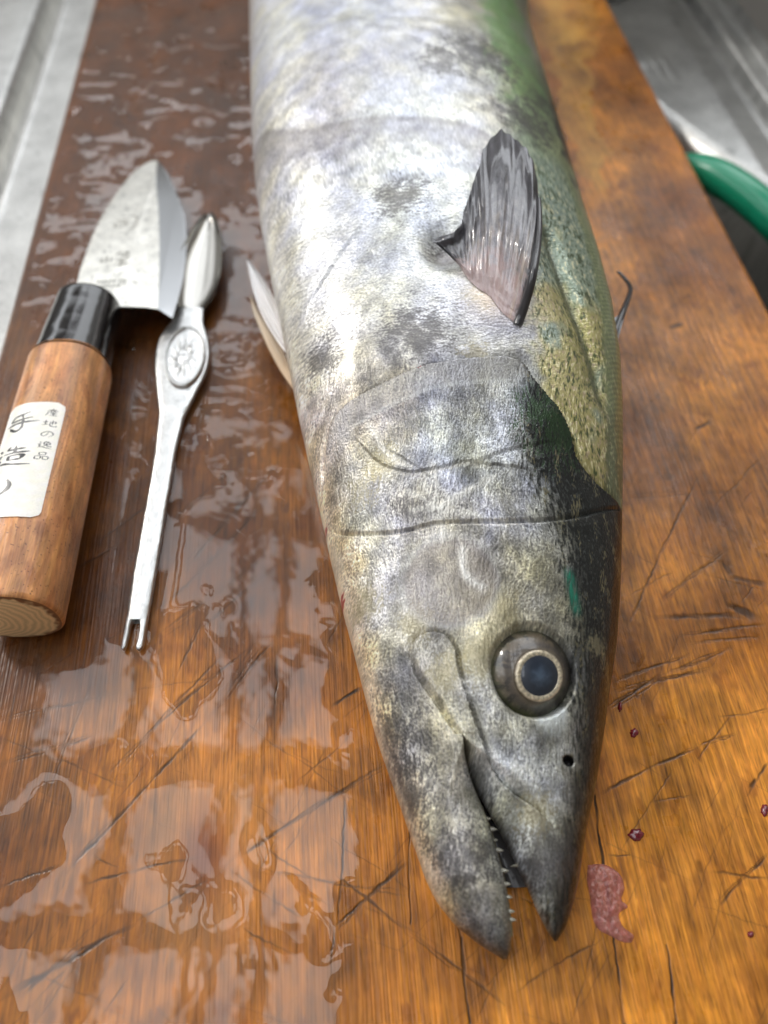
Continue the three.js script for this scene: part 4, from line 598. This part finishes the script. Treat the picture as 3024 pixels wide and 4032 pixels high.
  const rc = 0.09, lab = grid(41, 33, (i, j) => {
    let t = lerp(s1, s0, i / 40), w = j / 32; const cornerCut = (q) => q; const a = lerp(t0, t1, cornerCut(w)), [hw, hh] = sizes(t), e = 2 / 2.3, ca = Math.cos(a), sa = Math.sin(a);
    const edgeV = Math.min(i, 40 - i) / 40 * (s0 - s1) * len, rad = 0.0022; if (edgeV < rad) { const ins = (rad - Math.sqrt(Math.max(0, rad * rad - (rad - edgeV) ** 2))) / 0.0165; w = lerp(ins, 1 - ins, w); }
    const a2 = lerp(t0, t1, w), c2 = Math.cos(a2), s2 = Math.sin(a2), p = butt.clone().lerp(neck, t).addScaledVector(r, (hw + 0.00025) * Math.sign(c2) * Math.abs(c2) ** e).addScaledVector(upv, (hh + 0.00025) * Math.sign(s2) * Math.abs(s2) ** e); return [p.x, p.y, p.z, w, i / 40];
  });
  const lt = new THREE.CanvasTexture(labelCanvas()); lt.colorSpace = THREE.SRGBColorSpace; lt.magFilter = THREE.LinearFilter;
  mesh('paper_label', lab, new THREE.MeshPhysicalMaterial({ map: lt, roughness: 0.35, clearcoat: 0.3, clearcoatRoughness: 0.2 }), knife, 'cream paper label with black brush writing');
}
function brush(g, x, y, s, strokes, w, color) {                                 // brush strokes in a 100 box at (x, y), size s
  g.fillStyle = color;
  for (const st of strokes) {
    const c = new THREE.CatmullRomCurve3(st.map(([a, b]) => new THREE.Vector3(a, b, 0)), false, 'centripetal'), L = c.getLength(), n = Math.ceil(L * s / 100 * 1.2);
    for (let k = 0; k <= n; k++) { const t = k / n, p = c.getPoint(t), ww = w * (0.55 + 0.6 * Math.sin(Math.PI * Math.pow(1 - t, 0.75)) + 0.25 * n2(p.x * 0.05, p.y * 0.05)) * (t > 0.8 ? 1 - 0.6 * (t - 0.8) / 0.2 : 1); g.beginPath(); g.ellipse(x + p.x * s / 100, y + p.y * s / 100, ww, ww * 0.8, -0.6, 0, 7); g.fill(); }
  }
}
function glyphs() {
  const road = [[[18, 15], [26, 24]], [[10, 42], [26, 40], [16, 58], [26, 66], [10, 82]], [[10, 82], [40, 79], [70, 87], [99, 88]]], box = (x, y, w, h) => [[[x, y], [x + 1, y + h]], [[x, y], [x + w, y - 1], [x + w - 2, y + h]], [[x + 1, y + h], [x + w - 2, y + h - 1]]];
  return {
    hand: [[[70, 6], [52, 16], [30, 24]], [[30, 24], [22, 44], [60, 38], [80, 33]], [[8, 66], [40, 58], [94, 52]], [[54, 20], [58, 50], [57, 84], [46, 95], [28, 84], [20, 72]]],
    make: [...road, [[50, 8], [42, 22]], [[45, 22], [85, 18]], [[64, 5], [64, 36]], [[36, 38], [94, 33]], ...box(50, 48, 32, 18)],
    ri: [[[30, 18], [26, 48], [36, 58]], [[66, 10], [76, 40], [68, 72], [42, 98]]],
    produce: [[[50, 2], [50, 14]], [[20, 16], [80, 15]], [[36, 18], [42, 28]], [[64, 18], [56, 28]], [[15, 32], [88, 30]], [[22, 32], [20, 60], [6, 92]], [[42, 40], [34, 52]], [[34, 52], [80, 50]], [[36, 68], [78, 66]], [[28, 88], [88, 86]], [[56, 40], [56, 88]]],
    ground: [[[5, 38], [38, 34]], [[22, 12], [22, 70]], [[4, 75], [40, 64]], [[46, 42], [86, 28], [82, 58]], [[66, 10], [66, 68]], [[52, 28], [52, 80], [62, 88], [92, 86], [94, 70]]],
    no: [[[56, 24], [46, 60], [28, 80], [12, 62], [24, 34], [56, 18], [84, 36], [84, 62], [60, 88]]],
    fine: [...road, [[58, 4], [42, 24]], [[52, 12], [72, 11], [64, 24]], ...box(44, 26, 40, 18), [[62, 26], [58, 50], [40, 70]], [[66, 48], [68, 64], [90, 64], [92, 54]]],
    goods: [...box(30, 8, 40, 28), ...box(8, 54, 34, 34), ...box(56, 54, 34, 34)],
    peak: [[[18, 30], [18, 62]], [[4, 40], [4, 62], [33, 60]], [[33, 38], [33, 62]], [[60, 4], [44, 28]], [[58, 14], [84, 13], [48, 44]], [[56, 22], [94, 46]], [[46, 54], [90, 52]], [[50, 66], [86, 64]], [[42, 80], [96, 78]], [[68, 46], [68, 98]]],
    office: [[[12, 10], [86, 8], [84, 84], [70, 92]], [[16, 30], [66, 28]], ...box(22, 48, 36, 26)],
  };
}
function labelCanvas() {
  const c = document.createElement('canvas'); c.width = 420; c.height = 1400; const g = c.getContext('2d'), G = glyphs(), ink = '#17171b';
  g.fillStyle = '#f2eee4'; g.fillRect(0, 0, 420, 1400);
  const im = g.getImageData(0, 0, 420, 1400); for (let i = 0; i < 420 * 1400; i++) { const x = i % 420, y = (i / 420) | 0, k = 1 + 0.02 * n2(x * 0.05, y * 0.05) + 0.03 * fbm(x * 0.008, y * 0.008, 3); im.data[i * 4] *= k; im.data[i * 4 + 1] *= k; im.data[i * 4 + 2] *= k * (1 + 0.02 * n2(x * 0.01, y * 0.01)); } g.putImageData(im, 0, 0);
  brush(g, 25, 110, 265, G.hand, 13, ink); brush(g, 5, 545, 280, G.make, 12, ink); brush(g, 45, 945, 215, G.ri, 16, ink);
  const small = [G.produce, G.ground, G.no, G.fine, G.goods]; small.forEach((s, k) => brush(g, 290, 90 + 138 * k, 100, s, 3.6, ink));
  return c;
}
function etch(g, a, b, c) {                                                     // faint etched marks on the blade
  const G = glyphs(); brush(g, a[0] - 55, a[1] - 55, 110, G.office, 3.4, 'rgba(112,108,98,0.16)'); brush(g, b[0] - 55, b[1] - 60, 110, G.peak, 3.4, 'rgba(100,96,86,0.2)');
  g.fillStyle = 'rgba(70,68,62,0.75)'; g.font = '600 24px sans-serif'; g.textAlign = 'center'; g.fillText('MADE IN', c[0], c[1]); g.fillText('JAPAN', c[0], c[1] + 26);
}

// ---------------------------------------------------------------- spoon with a forked end
const spoon = thing('fish_spoon', 'slim silver metal spoon with oval emblem and forked end', 'spoon');
const spoonMid = [];
{
  const z4 = ([x, y]) => [x / 1.508, 600 + y / 1.508], z5 = ([x, y]) => [x / 1.508, 1500 + y / 1.508];
  const alu = new THREE.MeshPhysicalMaterial({ map: texture(128, 512, (u, v, o) => { const k = 205 + 16 * fbm(u * 5, v * 18, 4) + 10 * n2(u * 40, v * 60) - 18 * sstep(0.3, 0.55, fbm(u * 6 + 4, v * 26, 4)); o[0] = k; o[1] = k * 1.005; o[2] = k * 1.0; }), metalness: 0.9, roughness: 0.34, bumpMap: grey(128, 512, (u, v) => 0.5 + 0.3 * fbm(u * 6, v * 30, 4)), bumpScale: 0.0002 });
  const shadedAlu = new THREE.MeshPhysicalMaterial({ color: new THREE.Color().setRGB(0.36, 0.35, 0.325), metalness: 1, roughness: 0.2 });  // spoon metal darkened: shade of the hollow bowl put into its colour
  // rows: left edge, right edge, height of the top; from the neck to the fork
  const rows = [[z4([1052, 925]), z4([1208, 925]), 0.0052], [z4([1040, 955]), z4([1206, 955]), 0.0052], [z4([1015, 1000]), z4([1206, 1005]), 0.0052], [z4([975, 1050]), z4([1216, 1045]), 0.0052], [z4([942, 1110]), z4([1232, 1105]), 0.0052], [z4([924, 1180]), z4([1240, 1180]), 0.0052], [z4([918, 1260]), z4([1230, 1260]), 0.0051], [z4([924, 1340]), z4([1206, 1330]), 0.005], [z4([932, 1420]), z4([1165, 1410]), 0.0049], [z4([940, 1500]), z4([1122, 1500]), 0.0048], [z5([944, 180]), z5([1092, 200]), 0.0046], [z5([932, 300]), z5([1062, 310]), 0.0044], [z5([918, 420]), z5([1038, 420]), 0.0042], [z5([890, 600]), z5([1008, 600]), 0.004], [z5([862, 750]), z5([982, 750]), 0.0038], [z5([830, 920]), z5([956, 920]), 0.0036], [z5([796, 1100]), z5([926, 1100]), 0.0034], [z5([768, 1270]), z5([898, 1270]), 0.0032], [z5([748, 1420]), z5([872, 1415]), 0.003]];
  const cl = new THREE.CatmullRomCurve3(rows.map(([a, , h]) => vec(at(...a, h), h))), cr = new THREE.CatmullRomCurve3(rows.map(([, b, h]) => vec(at(...b, h), h)));
  const NS = 160, NC = 22, TH = 0.0024, lrow = [], rrow = [];
  for (let i = 0; i <= NS; i++) { const t = i / NS; lrow.push(cl.getPoint(t)); rrow.push(cr.getPoint(t)); spoonMid.push([(lrow[i].x + rrow[i].x) / 2, -(lrow[i].z + rrow[i].z) / 2]); }
  const ring = (l, r, j, th, crown) => { const a = j / (2 * NC) * 2 * Math.PI, s = -Math.cos(a), e = 2 / 4, w = Math.sign(s) * Math.abs(s) ** 0.75, up = Math.sin(a), y = up >= 0 ? -th * 0.35 + (th * 0.35 + crown) * Math.pow(Math.abs(up), e) : -th * 0.35 - th * 0.65 * Math.pow(Math.abs(up), e); return new THREE.Vector3(lerp(l.x, r.x, 0.5 + w / 2), lerp(l.y, r.y, 0.5 + w / 2) + y, lerp(l.z, r.z, 0.5 + w / 2)); };
  const handle = mesh('handle', grid(NS + 1, 2 * NC + 1, (i, j) => { const p = ring(lrow[i], rrow[i], j, TH, 0.0004); return [p.x, p.y, p.z, j / (2 * NC), i / NS]; }), alu, spoon);
  // two prongs
  const prong = (pts) => { const L = pts.map(([a, , h]) => vec(at(...z5(a), h), h)), R = pts.map(([, b, h]) => vec(at(...z5(b), h), h)), a = new THREE.CatmullRomCurve3(L), b = new THREE.CatmullRomCurve3(R), g = grid(31, 2 * NC + 1, (i, j) => { const t = i / 30, s = t > 0.86 ? Math.sqrt(Math.max(0.02, 1 - ((t - 0.86) / 0.14) ** 2)) : 1, l = a.getPoint(t), r = b.getPoint(t), m = l.clone().add(r).multiplyScalar(0.5); const p = ring(m.clone().lerp(l, s), m.clone().lerp(r, s), j, TH * lerp(1, 0.55, t), 0.0003 * s); return [p.x, p.y, p.z, j / (2 * NC), 0.3 + 0.05 * t]; }); return g; };
  mesh('prong', prong([[[752, 1395], [800, 1395], 0.003], [[744, 1440], [775, 1440], 0.0029], [[734, 1500], [764, 1500], 0.0027], [[722, 1560], [750, 1560], 0.0025], [[716, 1594], [740, 1594], 0.0024]]), alu, spoon);
  mesh('prong', prong([[[815, 1395], [876, 1395], 0.003], [[829, 1440], [868, 1440], 0.0029], [[824, 1500], [860, 1500], 0.0027], [[812, 1560], [850, 1560], 0.0025], [[802, 1594], [838, 1594], 0.0024]]), alu, spoon);
  // bowl: a deep pointed scoop
  const bowlRows = [[[1056, 905], [1216, 915]], [[1050, 870], [1232, 895]], [[1046, 820], [1272, 830]], [[1048, 760], [1300, 760]], [[1052, 690], [1314, 680]], [[1066, 610], [1318, 600]], [[1090, 545], [1314, 520]], [[1120, 490], [1304, 455]], [[1155, 430], [1290, 400]], [[1190, 385], [1270, 365]], [[1222, 358], [1246, 352]]];
  const hb = (i) => 0.0062 + 0.0012 * Math.sin(Math.PI * i / 10), bl_ = new THREE.CatmullRomCurve3(bowlRows.map(([a], i) => vec(at(...z4(a), hb(i)), hb(i)))), br_ = new THREE.CatmullRomCurve3(bowlRows.map(([, b], i) => vec(at(...z4(b), hb(i)), hb(i))));
  const bowlAt = (i, j, off) => { const t = i / 60, s = j / 30 * 2 - 1, l = bl_.getPoint(t), r = br_.getPoint(t), deep = 0.0046 * Math.sqrt(Math.sin(Math.PI * clamp(lerp(0.1, 0.985, t)))), p = l.clone().lerp(r, (s + 1) / 2); p.y -= deep * Math.sqrt(Math.max(0, 1 - s * s)) * 0.95; p.y = Math.max(p.y, 0.0012) - off; return [p.x, p.y, p.z, (s + 1) / 2, t]; };
  mesh('bowl', mergeGeometries([grid(61, 31, (i, j) => bowlAt(i, j, 0)), grid(61, 31, (i, j) => bowlAt(i, j, 0.0006), true), grid(61, 2, (i, j) => bowlAt(i, 0, j ? 0 : 0.0006)), grid(61, 2, (i, j) => bowlAt(i, 30, j ? 0.0006 : 0))]), shadedAlu, spoon, 'pointed hollow bowl');
  // oval emblem: raised rim, relief of curved rays round a small boss
  const c0 = vec(at(...z4([1100, 1212]), 0.0056), 0.0056), cy = vec(at(...z4([1125, 1030]), 0.0056), 0.0056).sub(c0), cx = vec(at(...z4([1232, 1215]), 0.0056), 0.0056).sub(c0).multiplyScalar(0.94); cy.y = cx.y = 0;
  const emblem = grid(70, 121, (i, j) => {
    const r = i / 69, a = j / 120 * 2 * Math.PI, ex = r * Math.cos(a), ey = r * Math.sin(a); let h = 0.0002;
    h += 0.0009 * Math.exp(-(((r - 0.92) / 0.05) ** 2)) - 0.0002 * sstep(0.9, 0.8, r) - 0.0012 * sstep(0.96, 1, r);
    const bx = ex + 0.1, by = ey + 0.05, rr = Math.hypot(bx, by), aa = Math.atan2(by, bx); h += sstep(0.8, 0.68, r) * (0.00045 * Math.max(0, Math.sin(aa * 11 + rr * 7)) * sstep(0.16, 0.3, rr) * sstep(0.72, 0.5, rr) + 0.0006 * Math.exp(-((rr / 0.13) ** 2)) + 0.00035 * Math.exp(-(((rr - 0.32 - 0.1 * Math.sin(aa * 2)) / 0.06) ** 2)));
    const p = c0.clone().addScaledVector(cx, ex).addScaledVector(cy, ey); p.y += h; return [p.x, p.y, p.z, 0.5 + ex * 0.5, 0.5 + ey * 0.1];
  });
  { const n = emblem.attributes.normal; if (n.getY(200) < 0) { const ix = emblem.index.array; for (let k = 0; k < ix.length; k += 3) { const t = ix[k]; ix[k] = ix[k + 1]; ix[k + 1] = t; } emblem.computeVertexNormals(); } }
  mesh('emblem', emblem, alu, handle, 'oval emblem with curled ray relief');
}

// ---------------------------------------------------------------- scraps and blood on the board
const z2 = ([x, y]) => [1600 + x / 1.165, 2500 + y / 1.165];
function blobThing(outline, height, soft, rough, mat, name, parent) {
  const poly = smoothLine([...outline, outline[0]], 6), xs = poly.map((p) => p[0]), fs = poly.map((p) => p[1]), x0 = Math.min(...xs), x1 = Math.max(...xs), f0 = Math.min(...fs), f1 = Math.max(...fs), dist = polyline(poly), n = 90;
  const inside = (x, f) => { let c = false; for (let i = 0, j = poly.length - 1; i < poly.length; j = i++) { const [xi, yi] = poly[i], [xj, yj] = poly[j]; if (yi > f !== yj > f && x < (xj - xi) * (f - yi) / (yj - yi) + xi) c = !c; } return c; };
  const m = 0.0006, g = grid(n, n, (i, j) => { const x = lerp(x0 - m, x1 + m, j / (n - 1)), f = lerp(f0 - m, f1 + m, i / (n - 1)), d = dist(x, f)[0] * (inside(x, f) ? 1 : -1); if (d < -m * 1.5) return null; const h = d > 0 ? height * (1 - Math.exp(-d / soft)) * (1 + rough * fbm(x * 500, f * 500, 4)) + 0.0001 : -0.0004; return [x, h, -f, j / (n - 1), i / (n - 1)]; });
  const o = mesh(name, g, mat, parent); return o;
}
const fleshTex = texture(256, 256, (u, v, o) => { const k = 1 + 0.22 * fbm(u * 6, v * 6, 5), w = sstep(0.0, 0.5, fbm(u * 4 + 3, v * 9, 4)); o[0] = lerp(192, 212, w) * k; o[1] = lerp(116, 148, w) * k; o[2] = lerp(112, 140, w) * k; });
tag(blobThing([[832, 1056], [900, 1050], [960, 1080], [992, 1120], [1000, 1170], [988, 1215], [1016, 1248], [976, 1280], [992, 1335], [1042, 1380], [1030, 1412], [980, 1405], [930, 1378], [882, 1352], [855, 1300], [842, 1200], [828, 1120]].map((p) => at(...z2(p))), 0.0013, 0.0012, 0.4, new THREE.MeshPhysicalMaterial({ map: fleshTex, roughness: 0.3, clearcoat: 0.8, clearcoatRoughness: 0.08, transparent: true, opacity: 0.62 }), 'flesh_scrap'), 'soft pink scrap of raw flesh beside the fish snout', 'flesh scrap');
const bloodMat = new THREE.MeshPhysicalMaterial({ color: new THREE.Color().setRGB(0.16, 0.012, 0.02), roughness: 0.2, clearcoat: 0.8, clearcoatRoughness: 0.06 });
for (const [x, y, rx, ry, label] of [[2505, 3287, 32, 26, 'dark red blood clot above the pink flesh scrap'], [2497, 2886, 17, 20, 'small red blood spot by the fish cheek'], [2441, 2783, 9, 20, 'tiny red blood speck beside the fish eye'], [3010, 3190, 16, 26, 'dark red blood drop at the board side by the long crack'], [2956, 3678, 14, 14, 'lone red blood speck on bare wood']]) {
  const g = grid(9, 41, (i, j) => { const t = i / 8, a = j / 40 * 2 * Math.PI, r = t * (1 + 0.16 * n2(2 + Math.cos(a) * 1.3, x + Math.sin(a) * 1.3)), [bx, bf] = at(x + rx * r * Math.cos(a), y + ry * r * Math.sin(a)); return [bx, 0.0008 * Math.sqrt(1 - t * t) - 0.0001 * t, -bf]; }, true);
  tag(mesh('blood_spot', g, bloodMat), label, 'blood spot', 'blood spots on the board');
}

// ---------------------------------------------------------------- water standing on the board
{
  const spoonLine = polyline(spoonMid.filter((_, i) => i % 8 === 0)), drops = [];
  for (let k = 0; k < 28; k++) drops.push([lerp(-0.13, 0.0, rnd()), lerp(-0.01, 0.3, Math.pow(rnd(), 0.8)), 0.0005 + 0.0011 * rnd() * rnd(), 0.0002 + 0.0003 * rnd()]);
  const STEP = 0.00065, bMin = B0 + 0.004, bMax = 0.075, aMin = -0.03, aMax = 0.46, nb = Math.floor((bMax - bMin) / STEP), na = Math.floor((aMax - aMin) / STEP);
  const edgeLine = polyline([[1260, 2250], [1330, 2700], [1420, 2960], [1480, 3100], [1500, 3300], [1380, 3560], [1350, 3800], [1420, 4050], [1450, 4400]].map((p) => at(...p)));
  const g = grid(na, nb, (i, j) => {
    const a = aMin + i * STEP, b = bMin + j * STEP, [x, f] = fromBoard(b, a);
    // right limit of the wet area: the fish, then an uneven edge below its chin
    let lim; if (f > 0.11) lim = look(eL, f) + 0.02 - x; else { const e = edgeLine(x, f, 0.5); lim = e ? e[0] * -e[1] : -1; }
    const chin = clamp(lim / 0.012, -3, 1);
    const away = sstep(0.07, 0.14, f); let F = lerp(0.3, 0.14, away) + 1.05 * fbm(x * 17 + 2, f * 13 + 5, 3) + lerp(0.12, 0.5, away) * fbm(x * 75, f * 55, 3);
    F = Math.min(F, 0.35 * chin + 0.25 * fbm(x * 50, f * 50, 3));
    const sp = spoonLine(x, f, 0.02); let rise = 0; if (sp) { F += 0.5 * Math.exp(-sp[0] / 0.008); rise = 0.0011 * Math.exp(-((sp[0] / 0.0055) ** 2)); }
    let h = F > 0 ? 0.00013 * (1 - Math.exp(-F / 0.06)) : Math.max(-0.0006, F * 0.003);
    if (F > 0) {
      const far = sstep(0.13, 0.24, f);
      h += 0.00003 * n2(x * 55, f * 50) + far * (0.00018 * n2(x * 45, f * 75) + 0.00003 * n2(x * 130, f * 190)) + 0.000004 * n2(x * 300, f * 300) + rise;
      for (const [dx, df, r, hh] of drops) { const d2 = (x - dx) ** 2 + (f - df) ** 2; if (d2 < r * r * 2) { const d = Math.sqrt(d2) / r; h += hh * 0.7 * Math.exp(-(((d - 0.75) / 0.3) ** 2)) ; } }
    }
    if (F < -0.12) return null;
    return [x, h, -f, j / nb, i / na];
  });
  const film = mesh('water_film', g, new THREE.MeshPhysicalMaterial({ color: 0xffffff, transmission: 1, thickness: 0, roughness: 0.015, ior: 1.38 }));
  structure(film, 'thin sheet of clear water spread over the left of the board');
}

scene.traverse((o) => { if (o.isMesh) { o.castShadow = true; o.receiveShadow = true; } });
renderer.render(scene, camera);
